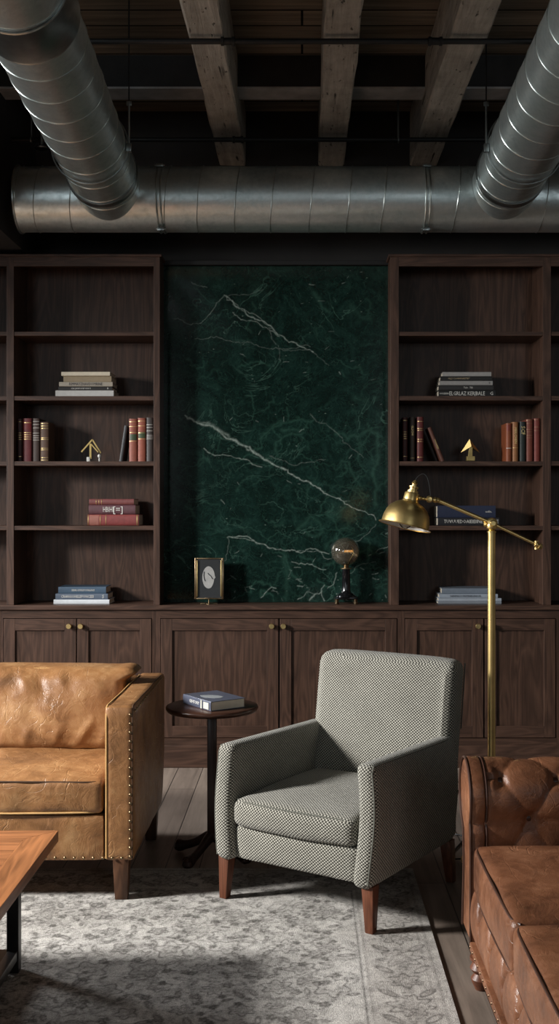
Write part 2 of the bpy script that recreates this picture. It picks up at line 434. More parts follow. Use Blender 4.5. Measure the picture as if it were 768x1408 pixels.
# ------------------------------------------------------------------ ceiling timber, joist, pipes
BZ = 3.57
def beam(x0, x1, label, seed):
    random.seed(seed); bm = bmesh.new(); n = 90; prof = []
    t = bmesh.new(); rows = []
    y0, y1 = -2.5, WY1
    for i in range(n+1):
        y = y0+(y1-y0)*i/n
        j = lambda s, a=.006: a*noise.noise(Vector((s*3.1+seed, y*2.3, s)))+.6*a*noise.noise(Vector((s*3.1+seed, y*11, s)))
        e = .008
        pts = [(x0+j(1), BZ+e), (x0+e+j(2), BZ+j(3, .004)), (x1-e+j(4), BZ+j(5, .004)), (x1+j(6), BZ+e), (x1+j(7), CZ-.01), (x0+j(8), CZ-.01)]
        rows.append([t.verts.new((p[0], y, p[1])) for p in pts])
    for a, b in zip(rows, rows[1:]):
        for k in range(6): t.faces.new((a[k], a[(k+1) % 6], b[(k+1) % 6], b[k]))
    t.faces.new(rows[0]); t.faces.new(rows[-1]); bmesh.ops.recalc_face_normals(t, faces=t.faces)
    join(bm, t)
    o = obj('ceiling_beam', bm, 'beam_wood', smooth=False); tag(o, label, 'beam', 'rough timber beams under the ceiling')
    o.location.z = 0; return o
beam(-.499, -.342, 'weathered grey timber ceiling beam, the one nearest the left duct', 1)
beam(.098, .253, 'straight weathered timber ceiling beam in the middle, between two others', 2)
beam(.653, .818, 'weathered timber ceiling beam nearest the right duct, with a jagged left edge', 3)
jy0, jy1, jz = 5.79, 5.95, 3.72
o = thing('steel_joist', 'steel cross joist, web coloured as shaded and bottom plate as lit, crossing above the timber beams', 'joist', (0, 5.87, jz))
for a in (jy0+.004, jy1-.016): obj('web', B(-4.25, 3.55, a, a+.012, jz+.012, CZ), 'shaded_web_steel', o, smooth=False)
obj('lit_bottom_plate', B(-4.25, 3.55, jy0, jy1, jz, jz+.0118, bev=.002), 'steel_joist', o, smooth=False)
def pipe(y, z, r, cx, label, stubs=()):
    p = thing('sprinkler_pipe', label, 'pipe', (0, y, z), group='thin black pipes under the ceiling')
    obj('pipe_run', tube(bmesh.new(), [(-4.28, y, z), (3.58, y, z)], r, 12), 'pipe_black', p)
    for x in cx:
        bm = bmesh.new(); M = Tm(x, y, z) @ R(PI/2, 'Y')
        lathe(bm, [(r, -.032), (r*1.55, -.03), (r*1.55, -.018), (r*1.25, -.016), (r*1.25, .016), (r*1.55, .018), (r*1.55, .03), (r, .032)], 16, M)
        obj('coupling', bm, 'pipe_black', p)
    for x in stubs:
        bm = bmesh.new(); tube(bm, [(x, y, z+r*.5), (x, y, CZ)], .005, 8)
        obj('hanger_rod', bm, 'collar_metal', p)
        obj('hanger_ring', tube(bmesh.new(), [(x, y+(r+.004)*math.cos(a*PI/8), z+(r+.004)*math.sin(a*PI/8)) for a in range(16)], .004, 6, True), 'collar_metal', p)
pipe(4.78, 3.540, .0125, [PX(313, 4.78), PX(598, 4.78)], 'thin black ceiling pipe nearest the viewer, crossing high under the beams')
pipe(6.06, 3.540, .0125, [PX(327, 6.06)], 'thin black ceiling pipe running just above the big horizontal duct', [PX(43, 6.06), PX(547, 6.06)])

# ------------------------------------------------------------------ ducts
def ring_pts(c, ax, r, n=48, tilt=0, sq=1):
    ax = ax.normalized(); u = ax.orthogonal().normalized()
    # stable frame: u = up-ish
    u = (Vector((0, 0, 1))-ax*ax.z).normalized(); w = ax.cross(u)
    out = []
    for i in range(n):
        a = 2*PI*i/n; out.append(c+r*(math.cos(a)*u+math.sin(a)*w)+ax*(tilt*math.cos(a)))
    return out
def duct(name, label, p0, p1, r, seams, collars, group, tilt=.02, straps=(), saddle=False):
    p0, p1 = Vector(p0), Vector(p1); ax = (p1-p0).normalized(); L = (p1-p0).length
    d = thing(name, label, 'duct', p0, group=group)
    bm = bmesh.new(); t = bmesh.new(); rows = []; n = 56; m = 60
    for i in range(m+1):
        c = p0+ax*(L*i/m); row = []
        for q in ring_pts(c, ax, r+.0012*noise.noise(c*4), n):
            if saddle:
                dz = q.z-3.162; R_ = .1785
                ys = 5.9-math.sqrt(max(0, R_*R_-dz*dz)) if abs(dz) < R_ else 5.88
                if i == 0: q = Vector((q.x, ys, q.z))
                elif q.y > ys-.004: q.y = ys-.0005*i
            row.append(t.verts.new(q))
        rows.append(row)
    for a, b in zip(rows, rows[1:]):
        for k in range(n): t.faces.new((a[k], a[(k+1) % n], b[(k+1) % n], b[k]))
    if not saddle: t.faces.new(rows[0])
    t.faces.new(rows[-1])
    bmesh.ops.recalc_face_normals(t, faces=t.faces); join(bm, t)
    obj('duct_tube', bm, 'galvanised', d)
    for s in seams: obj('seam', tube(bmesh.new(), ring_pts(p0+ax*s, ax, r+.0008, 48, tilt), .0024, 6, True), 'seam_metal', d)
    for s, w in collars:
        bm = bmesh.new(); t = bmesh.new()
        prof = [(r+.001, -w), (r+.006, -w), (r+.0085, -w+.006), (r+.006, -w+.012), (r+.005, w-.012), (r+.0085, w-.006), (r+.006, w), (r+.001, w)]
        rows = [[t.verts.new(q) for q in ring_pts(p0+ax*(s+z), ax, rr, 56)] for rr, z in prof]
        for a, b in zip(rows, rows[1:]):
            for k in range(56): t.faces.new((a[k], a[(k+1) % 56], b[(k+1) % 56], b[k]))
        bmesh.ops.recalc_face_normals(t, faces=t.faces); join(bm, t)
        obj('collar', bm, 'collar_metal', d)
    return d, ax
DR = .173
main_seam = [PX(x, 5.9-.15)+1.52 for x in (48, 98, 228, 273, 325, 375, 429, 481, 529, 630, 752, 802, 850)]
fl = [PX(218, 5.75)+1.52, PX(588, 5.75)+1.52]
d, ax = duct('ventilation_duct', 'wide horizontal galvanised spiral duct running along above the bookcases', (-1.52, 5.9, 3.162), (3.45, 5.9, 3.162), DR, [.012]+main_seam, [], 'round galvanised ducts', tilt=.018)
for s in fl:
    for dx in (-.011, .011):
        obj('flange', tube(bmesh.new(), ring_pts(Vector((-1.52+s+dx, 5.9, 3.162)), Vector((1, 0, 0)), DR+.004), .0045, 8, True), 'seam_metal', d)
    for (yy, zz) in ((5.9-.115, 3.162+.15), (5.9-.07, 3.162-.178)):
        bm = bmesh.new(); box(bm, -1.52+s-.018, -1.52+s+.018, yy-.008, yy+.008, zz-.008, zz+.008, bev=.002)
        tube(bm, [(-1.52+s-.026, yy, zz), (-1.52+s+.026, yy, zz)], .004, 8)
        obj('clamp_bolt', bm, 'collar_metal', d)
obj('end_rim', tube(bmesh.new(), ring_pts(Vector((-1.522, 5.9, 3.162)), Vector((1, 0, 0)), DR+.004), .006, 8, True), 'seam_metal', d)
def branch(label, pa, pb, collars, hx):
    seams = [.15, .20]+[.28+.205*i for i in range(22)]
    d, ax = duct('ventilation_duct', label, pa, pb, .172, seams, collars, 'round galvanised ducts', tilt=-.03, saddle=True)
    pa = Vector(pa)
    for s in (.62,):
        c = pa+ax*s; bm = bmesh.new()
        tube(bm, ring_pts(c, ax, .182), .004, 6, True)
        obj('hanger_strap', bm, 'collar_metal', d)
        bm = bmesh.new(); x = c.x+hx*.186
        tube(bm, [(x, c.y, c.z-.02), (x, c.y, c.z+.21)], .005, 8); box(bm, x-.012, x+.012, c.y-.012, c.y+.012, c.z-.03, c.z+.01, bev=.002)
        box(bm, x-.012, x+.012, c.y-.004, c.y+.004, c.z+.19, c.z+.21, bev=.001)
        obj('hanger_rod', bm, 'collar_metal', d)
        obj('shaded_rod', tube(bmesh.new(), [(x, c.y, c.z+.205), (x, c.y, CZ)], .0035, 8), 'recess_black', d)  # upper part of the rod coloured black, painting in the shade under the ceiling
    return d
dirl = Vector((-.968+1.023, 3.78-5.75, 3.256-3.194)).normalized()
pl = Vector((-1.023, 5.79, 3.192))
branch('round galvanised duct coming down from the upper left corner onto the horizontal one', pl, pl+dirl*5.2, [(.26, .03), (2.02, .12)], 1)
pr_ = Vector((PX(691, 5.79), 5.79, 3.196))
branch('round galvanised duct in the upper right corner, meeting the horizontal one', pr_, pr_+Vector((-.012, -1, .022)).normalized()*5.2, [(.26, .03)], -1)
# small sprinkler head / ceiling disc by the left duct
bm = bmesh.new(); lathe(bm, [(0, 0), (.035, 0), (.038, .006), (.03, .012), (.012, .02), (.012, .35), (0, .35)], 20, Tm(PX(64, 6.12), 6.0, PZ(205, 6.0)))
o = obj('ceiling_spotlight', bm, 'collar_metal'); tag(o, 'small round unlit disc fitting hanging under the pipe at upper left', 'light fitting')

# ------------------------------------------------------------------ base cabinets, worktop
CF = 6.28; CB = 6.60
def cx(p): return PX(p, CF)
ZT = PZ(832.5, 6.262)-.0275; DT = PZ(851, CF); DB = PZ(1014, CF); KX = {}
def door(parent, x0, x1, knob_x, knobz=None):
    st = .066; t = .022; y0 = CF-.004
    o = obj('door', B(x0+st, x1-st, y0+.012, y0+.019, DB+st, DT-st), 'walnut_Z', parent, smooth=False)
    for a in (x0, x1-st): obj('door_stile', B(a, a+st, y0, y0+t, DB, DT, bev=.0015), 'walnut_Z', o, smooth=False)
    for c in (DB, DT-st): obj('door_rail', B(x0+st, x1-st, y0, y0+t, c, c+st, bev=.0015), 'walnut_X', o, smooth=False)
    if knob_x is not None:
        kz = PZ(860.5, CF); bm = bmesh.new(); M = Tm(knob_x, y0, kz) @ R(PI/2, 'X')
        lathe(bm, [(.011, 0), (.011, .003), (.006, .004), (.006, .012), (.0145, .014), (.0155, .018), (.0155, .030), (.0135, .034), (0, .034)], 24, M)
        obj('knob', bm, 'bright_brass', o)
def cabinet(xa, xb, doors, label):
    c = thing('base_cabinet', label, 'cabinet', ((xa+xb)/2, CF+.15, 0), group='low walnut cabinets along the wall')
    bm = bmesh.new(); y0 = CF+.0
    zb = DB-.012
    for a in (xa, xb-.018): obj('side_panel', B(a, a+.018, y0+.02, CB, .0, ZT), 'walnut_Z', c, smooth=False)
    obj('back_panel', B(xa+.018, xb-.018, CB-.012, CB, 0, ZT), 'walnut_Z', c, smooth=False)
    obj('bottom_panel', B(xa+.018, xb-.018, y0+.02, CB-.012, .12, .138), 'walnut_Z', c, smooth=False)
    dl, dr = doors[0][0]-.004, doors[-1][1]+.004
    for a, b in ((xa, dl), (dr, xb)): obj('face_stile', B(a, b, y0, y0+.02, .128, ZT), 'walnut_Z', c, smooth=False)
    for a, b in ((DT+.004, ZT), (.128, DB-.004)): obj('face_rail', B(dl, dr, y0, y0+.02, a, b), 'walnut_X', c, smooth=False)
    bm = bmesh.new(); box(bm, xa, xb, y0-.012, y0+.01, 0, .128, bev=.003)
    obj('plinth', bm, 'walnut_X', c, smooth=False)
    for (a, b, k) in doors: door(c, a, b, k)
cabinet(cx(-200), cx(1)-.001, [(cx(-190), cx(-97), cx(-104)), (cx(-95), cx(-3), cx(-88))], 'low walnut cabinet at the far left, mostly outside the picture')
cabinet(cx(1), cx(213), [(cx(5), cx(104.5), cx(96)), (cx(106), cx(208), cx(112))], 'low walnut cabinet with two brass-knobbed doors behind the tan sofa')
cabinet(cx(213)+.001, cx(551), [(cx(221), cx(382.5), cx(373.5)), (cx(384.5), cx(545), cx(389.5))], 'wide low walnut cabinet with two doors under the green marble')
cabinet(cx(551)+.001, cx(769), [(cx(557), cx(664), cx(656)), (cx(666), cx(763), cx(673.5))], 'low walnut cabinet with two doors behind the brass floor lamp')
cabinet(cx(769)+.001, cx(985), [(cx(775), cx(872), None), (cx(874), cx(979), None)], 'low walnut cabinet at the far right, mostly outside the picture')
CTZ = PZ(832.5, 6.262)
bm = B(cx(-200), cx(985), 6.26, CB, CTZ-.026, CTZ, bev=.003)
o = obj('worktop', bm, 'walnut_X', smooth=False); tag(o, 'long continuous walnut worktop across all the low cabinets', 'worktop')
# small fillet below the worktop
# ------------------------------------------------------------------ bookcases
SF = 6.285; SB = 6.60
def sx_(p): return PX(p, SF)
def sz(p): return PZ(p, SF)
TOPZ = sz(350)
SHELVES = [(456, 461.5), (544.5, 550.5), (634.3, 640.3), (723, 729)]
def bookcase(stiles, label):
    xa, xb = sx_(stiles[0][0]), sx_(stiles[-1][1])
    c = thing('bookcase', label, 'bookcase', ((xa+xb)/2, SF+.15, CTZ), group='open walnut bookcases on the worktop')
    for (a, b) in stiles:
        bm = bmesh.new(); box(bm, sx_(a), sx_(b), SF, SB-.012, CTZ+.0005, TOPZ-.014, bev=.001)
        obj('upright_panel', bm, 'walnut_Z', c, smooth=False)
    obj('back_panel', B(xa, xb, SB-.012, SB, CTZ+.001, TOPZ-.014), 'walnut_Z', c, smooth=False)
    bm = bmesh.new(); box(bm, xa-.012, xb+.012, SF-.014, SB, TOPZ-.014, TOPZ, bev=.002)
    obj('cornice', bm, 'walnut_X', c, smooth=False)
    for (a, b), (a2, b2) in zip(stiles, stiles[1:]):
        bm = B(sx_(b), sx_(a2), SF, SF+.02, sz(366), TOPZ-.014); obj('top_rail', bm, 'walnut_X', c, smooth=False)
        for (p, q) in SHELVES:
            bm = B(sx_(b)+.0003, sx_(a2)-.0003, SF+.003, SB-.012, sz(q), sz(p), bev=.0012)
            obj('shelf', bm, 'walnut_X', c, smooth=False)
bookcase([(-190, -180), (9, 19), (211, 219.5)], 'dark walnut open bookcase to the left of the green marble')
bookcase([(536.5, 548), (746, 757), (958, 968)], 'dark walnut open bookcase to the right of the green marble')

# ------------------------------------------------------------------ marble slab
MY = 6.47
mx0, mx1, mz0, mz1 = PX(221, MY)+.0, PX(534.5, MY), CTZ+.001, PZ(366, MY)
nx, nz = 430, 630
xs = np.linspace(mx0, mx1, nx); zs = np.linspace(mz0, mz1, nz)
Xg, Zg = np.meshgrid(xs, zs); px = 415+Xg*F/MY; py = 697-(Zg-H)*F/MY
rng = np.random.default_rng(5)
def rough_line(pts, jit, lev=5):
    P = [np.array(p, float) for p in pts]
    for l in range(lev):
        Q = [P[0]]
        for a, b in zip(P, P[1:]):
            d = b-a; n = np.array([-d[1], d[0]]); ln = np.hypot(*d)
            if ln > 4: Q.append((a+b)/2+n*rng.normal(0, jit))
            Q.append(b)
        P = Q
    return P
def stroke(field, pts, w0, w1, amp, jit=.10):
    P = rough_line(pts, jit); n = len(P)-1
    for i, (a, b) in enumerate(zip(P, P[1:])):
        tt = (i+.5)/n; w = .72*(w0+(w1-w0)*tt)*rng.uniform(.6, 1.3)
        x0, x1 = min(a[0], b[0])-4*w-2, max(a[0], b[0])+4*w+2; y0, y1 = min(a[1], b[1])-4*w-2, max(a[1], b[1])+4*w+2
        ci = np.where((px[0] >= x0) & (px[0] <= x1))[0]; ri = np.where((py[:, 0] >= y0) & (py[:, 0] <= y1))[0]
        if len(ci) == 0 or len(ri) == 0: continue
        sl = (slice(ri[0], ri[-1]+1), slice(ci[0], ci[-1]+1))
        dx, dy = b-a; L2 = dx*dx+dy*dy+1e-9
        s = np.clip(((px[sl]-a[0])*dx+(py[sl]-a[1])*dy)/L2, 0, 1)
        D = np.hypot(px[sl]-a[0]-s*dx, py[sl]-a[1]-s*dy)
        field[sl] = np.maximum(field[sl], amp*np.exp(-(D/w)**2)*rng.uniform(.6, 1.0))
white = np.zeros_like(px); green = np.zeros_like(px)
def q5(*p): return [(220+a/2.327, 350+b/2.327) for a, b in p]
def q6(*p): return [(220+a/2.327, 680+b/2.327) for a, b in p]
S = stroke
S(white, q5((205,130),(240,165),(290,200),(345,225),(390,260),(440,290),(490,312)), 1.0, .8, .72)
S(white, q5((232,185),(270,210),(320,225),(360,245),(382,262)), .7, .7, .55)
S(white, q5((205,130),(250,170),(300,190),(350,228)), .7, .7, .5)
S(white, q5((205,130),(180,155),(160,190),(140,210),(100,225),(40,205)), .8, .5, .35)
S(white, q5((205,135),(260,128),(330,112)), .6, .5, .25)
S(white, q5((350,240),(365,280),(385,340)), .9, .6, .22)
S(white, q5((110,270),(180,262),(250,280),(340,300),(420,300),(480,295)), .6, .6, .28)
S(white, q5((380,300),(440,305),(500,320),(540,355)), .7, .6, .22)
S(white, q5((100,88),(150,105)), .7, .6, .4)
S(white, q5((80,515),(120,540),(170,550),(220,590),(270,612),(320,645),(380,680),(430,710),(480,730),(540,770),(600,800),(640,818),(690,850)), 1.9, .55, .7)
S(white, q5((120,535),(170,548),(220,585)), 3.0, 2.0, .35)
S(white, q5((220,590),(270,612),(330,650)), 2.0, 1.0, .45)
S(white, q5((140,620),(200,640),(270,655),(325,680)), .7, .9, .5)
S(white, q5((480,510),(530,540),(570,575),(610,620),(650,650)), .8, .6, .22)
S(white, q5((350,645),(400,660),(470,665),(530,655)), .8, .6, .22)
S(white, q6((215,137),(250,133),(300,148),(350,172),(430,178),(480,172),(540,190)), .9, .8, .6)
S(white, q6((215,137),(215,180),(190,230)), .6, .5, .3)
S(white, q6((215,137),(260,140),(310,160)), .8, .6, .5)
S(white, q6((420,215),(470,220),(530,240)), .9, .6, .55)
S(white, q6((440,180),(500,180),(530,205),(550,205)), .6, .6, .4)
S(white, q6((478,338),(518,308)), 1.3, 1.0, .6); S(white, q6((525,290),(525,340)), .9, .9, .45)
S(white, q6((535,300),(560,268),(565,250)), .8, .8, .5); S(white, q6((620,150),(665,125),(690,95)), .7, .7, .25)
S(white, q6((322,330),(345,305),(370,300)), .8, .8, .45); S(white, q6((440,335),(470,310)), .8, .8, .4)
S(white, q6((690,185),(730,165)), .6, .6, .45); S(white, q6((600,255),(640,225),(690,215)), .5, .5, .25)
for i in range(90):     # short flecks
    x = rng.uniform(300, 530); y = rng.uniform(366, 828)
    if rng.random() < .45: y = rng.uniform(760, 828)
    a = rng.normal(-.3, .7); L = rng.uniform(2, 9)
    S(white, [(x, y), (x+L*math.cos(a), y+L*math.sin(a))], rng.uniform(.5, .9), .5, rng.uniform(.15, .5), .05)
S(green, q5((320,590),(360,550),(420,535),(490,530)), 2.6, 2.0, .8); S(green, q5((375,645),(370,600),(430,575),(460,570)), 2.8, 2.0, .8)
S(green, q5((405,490),(408,530)), 1.8, 1.5, .8); S(green, q5((560,575),(640,580),(695,572),(698,650),(680,700),(690,800)), 3.2, 3.0, .75)
S(green, q5((580,660),(610,690),(640,740)), 2.6, 2.0, .8); S(green, q5((490,120),(515,165),(540,185)), 4.0, 2.5, .9); S(green, q5((250,360),(290,345),(350,355)), 1.8, 1.6, .8)
S(green, q5((610,165),(640,200),(670,205)), 5.0, 4.0, .45); S(green, q5((620,460),(660,465)), 5.0, 4.0, .4); S(green, q6((400,170),(405,250),(400,330)), 5.0, 4.5, .5); S(green, q6((440,110),(480,70),(520,120),(470,125)), 3.0, 3.0, .6)
for i in range(110):     # pale green curling inclusions
    x = rng.uniform(250, 530); y = rng.uniform(370, 826)
    if rng.random() < .5: x, y = rng.uniform(360, 530), rng.uniform(570, 826)
    a = rng.uniform(0, 2*PI); pts = [(x, y)]
    for k in range(rng.integers(3, 7)):
        a += rng.normal(0, .7); x += 9*math.cos(a); y += 9*math.sin(a); pts.append((x, y))
    S(green, pts, rng.uniform(.9, 3.0), .8, rng.uniform(.3, .9), .14)
me = bpy.data.meshes.new('marble_slab')
bmv = np.stack([Xg.ravel(), np.full(nx*nz, MY), Zg.ravel()], 1)
idx = np.arange(nx*nz).reshape(nz, nx)
fs = np.stack([idx[:-1, :-1].ravel(), idx[:-1, 1:].ravel(), idx[1:, 1:].ravel(), idx[1:, :-1].ravel()], 1)
nv = len(bmv); TK = .10
# closed slab: back face and rim
ext = np.array([[mx0, MY+TK, mz0], [mx1, MY+TK, mz0], [mx1, MY+TK, mz1], [mx0, MY+TK, mz1]])
V = np.vstack([bmv, ext]); FL = fs.tolist()
FL += [list(idx[0, ::-1])+[nv, nv+1], list(idx[-1, :])+[nv+2, nv+3], list(idx[:, 0])+[nv+3, nv], list(idx[::-1, -1])+[nv+1, nv+2], [nv+3, nv+2, nv+1, nv]]
me.from_pydata(V.tolist(), [], [[int(q) for q in f] for f in FL]); me.update()
ca = me.color_attributes.new('Col', 'FLOAT_COLOR', 'POINT')
colr = np.zeros((nv+4, 4), np.float32); colr[:nv, 0] = white.ravel(); colr[:nv, 1] = green.ravel(); colr[:, 3] = 1
ca.data.foreach_set('color', colr.ravel()); me.materials.append(MATS['green_marble'])
o = bpy.data.objects.new('marble_slab', me); C.objects.link(o); tag(o, 'tall dark green polished marble slab with white veins between the bookcases', 'marble slab')

# ------------------------------------------------------------------ rug
RX0, RX1, RY0, RY1, RT = -3.0, .456, 1.1, 4.5, .010
xs = np.concatenate([np.linspace(RX0, -1.22, 70), np.linspace(-1.215, RX1, 360)]); ys = np.concatenate([np.linspace(RY0, 2.8, 60), np.linspace(2.805, RY1, 370)]); nx, ny = len(xs), len(ys)
XX, YY = np.meshgrid(xs, ys)
rr_, gg_, bb_ = (np.zeros_like(XX) for _ in range(3))
rng = np.random.default_rng(11)
def local(x, y, rad):
    ci = np.where(abs(xs-x) <= rad)[0]; ri = np.where(abs(ys-y) <= rad)[0]
    if len(ci) == 0 or len(ri) == 0: return None
    return (slice(ri[0], ri[-1]+1), slice(ci[0], ci[-1]+1))
def motif(x, y, Rm, n, ph, sq=1.0, fill=.3):
    sl = local(x, y, Rm*1.7)
    if sl is None: return
    dx, dy = XX[sl]-x, (YY[sl]-y)*sq; r = np.hypot(dx, dy); th = np.arctan2(dy, dx)+ph
    e = Rm*(1+.22*np.cos(n*th)); w = .0046
    rr_[sl] = np.maximum(rr_[sl], np.exp(-((r-e)/w)**2)*.9)
    rr_[sl] = np.maximum(rr_[sl], np.exp(-((r-e*.45)/w)**2)*.6)
    gg_[sl] = np.maximum(gg_[sl], (r < e)*fill)
def leaf(x, y, L, a):
    sl = local(x, y, L*1.3)
    if sl is None: return
    dx, dy = XX[sl]-x, YY[sl]-y; u = dx*math.cos(a)+dy*math.sin(a); v = -dx*math.sin(a)+dy*math.cos(a)
    e = np.sqrt((u/L)**2+(v/(L*.38))**2)
    rr_[sl] = np.maximum(rr_[sl], np.exp(-((e-1)*L/.008)**2)*.8); gg_[sl] = np.maximum(gg_[sl], (e < 1)*rng.choice([.1, .9, .6]))
def curl(x, y, a, k, n=16, st=.022):
    for i in range(n):
        x += st*math.cos(a); y += st*math.sin(a); a += k
        sl = local(x, y, .03)
        if sl is None: return
        D = np.hypot(XX[sl]-x, YY[sl]-y); rr_[sl] = np.maximum(rr_[sl], .75*np.exp(-(D/.0058)**2))
cell = .175
for i in range(21):
    for j in range(22):
        x = RX0+.3+i*cell+(j % 2)*cell/2+rng.uniform(-.02, .02); y = RY0+.12+j*cell*.88+rng.uniform(-.02, .02)
        if x > .14 or y > 4.22: continue
        motif(x, y, rng.uniform(.026, .055), int(rng.choice([5, 6, 8])), rng.uniform(0, 6), rng.uniform(.8, 1.2), rng.choice([.15, .6]))
        for s in range(4):
            a = s*PI/2+rng.uniform(-.5, .5); curl(x+.045*math.cos(a), y+.045*math.sin(a), a, rng.choice([-.32, .32, .42]), 12, .015)
            leaf(x+.085*math.cos(a+.6), y+.08*math.sin(a+.6), rng.uniform(.012, .028), rng.uniform(0, 3))
        for s in range(3):
            bx, by = x+rng.uniform(-.09, .09), y+rng.uniform(-.09, .09); motif(bx, by, rng.uniform(.008, .015), 5, 0, 1, .9)
for k in range(30):
    for (x, y, v) in ((.325, RY0+.12+k*.17, 0), (RX0+.1+k*.17, 4.36, 1)):
        if (v == 0 and y > 4.42) or (v == 1 and x > .4): continue
        motif(x, y, .045 if k % 2 else .06, 6 if k % 2 else 8, k, 1, .55 if k % 2 else .15)
        for s in (-1, 1):
            if v == 0: leaf(x+s*.06, y+.085, .035, s*.8); curl(x+s*.02, y+.03, PI/2+s*.8, -s*.3, 9)
            else: leaf(x+.085, y+s*.05, .03, s*.8); curl(x+.03, y+s*.02, s*.8, -s*.3, 9)
edx = RX1-XX; edy = RY1-YY; ed = np.minimum(edx, edy)
for q, w, a in ((.265, .004, .8), (.245, .003, .5), (.03, .005, .5), (.055, .003, .35)):
    rr_ = np.maximum(rr_, a*np.exp(-((ed-q)/w)**2))
bb_ += (ed < .255)*.35
zz = np.full_like(XX, RT)
me = bpy.data.meshes.new('area_rug'); idx = np.arange(nx*ny).reshape(ny, nx); nv = nx*ny
bmv = np.stack([XX.ravel(), YY.ravel(), zz.ravel()], 1)
fs = np.stack([idx[:-1, :-1].ravel(), idx[:-1, 1:].ravel(), idx[1:, 1:].ravel(), idx[1:, :-1].ravel()], 1).tolist()
ext = np.array([[RX0, RY0, .0005], [RX1, RY0, .0005], [RX1, RY1, .0005], [RX0, RY1, .0005]])
fs += [list(idx[0, ::-1])+[nv, nv+1], list(idx[-1, :])+[nv+2, nv+3], list(idx[:, 0])+[nv+3, nv], list(idx[::-1, -1])+[nv+1, nv+2], [nv+3, nv+2, nv+1, nv]]
me.from_pydata(np.vstack([bmv, ext]).tolist(), [], [[int(q) for q in f] for f in fs]); me.update()
ca = me.color_attributes.new('Col', 'FLOAT_COLOR', 'POINT'); colr = np.ones((nv+4, 4), np.float32); colr[nv:, :3] = 0
colr[:nv, 0] = rr_.ravel(); colr[:nv, 1] = gg_.ravel(); colr[:nv, 2] = bb_.ravel()
ca.data.foreach_set('color', colr.ravel()); me.materials.append(MATS['rug_pile'])
o = bpy.data.objects.new('area_rug', me); C.objects.link(o); tag(o, 'large pale grey rug with faded dark floral pattern on the plank floor', 'rug')

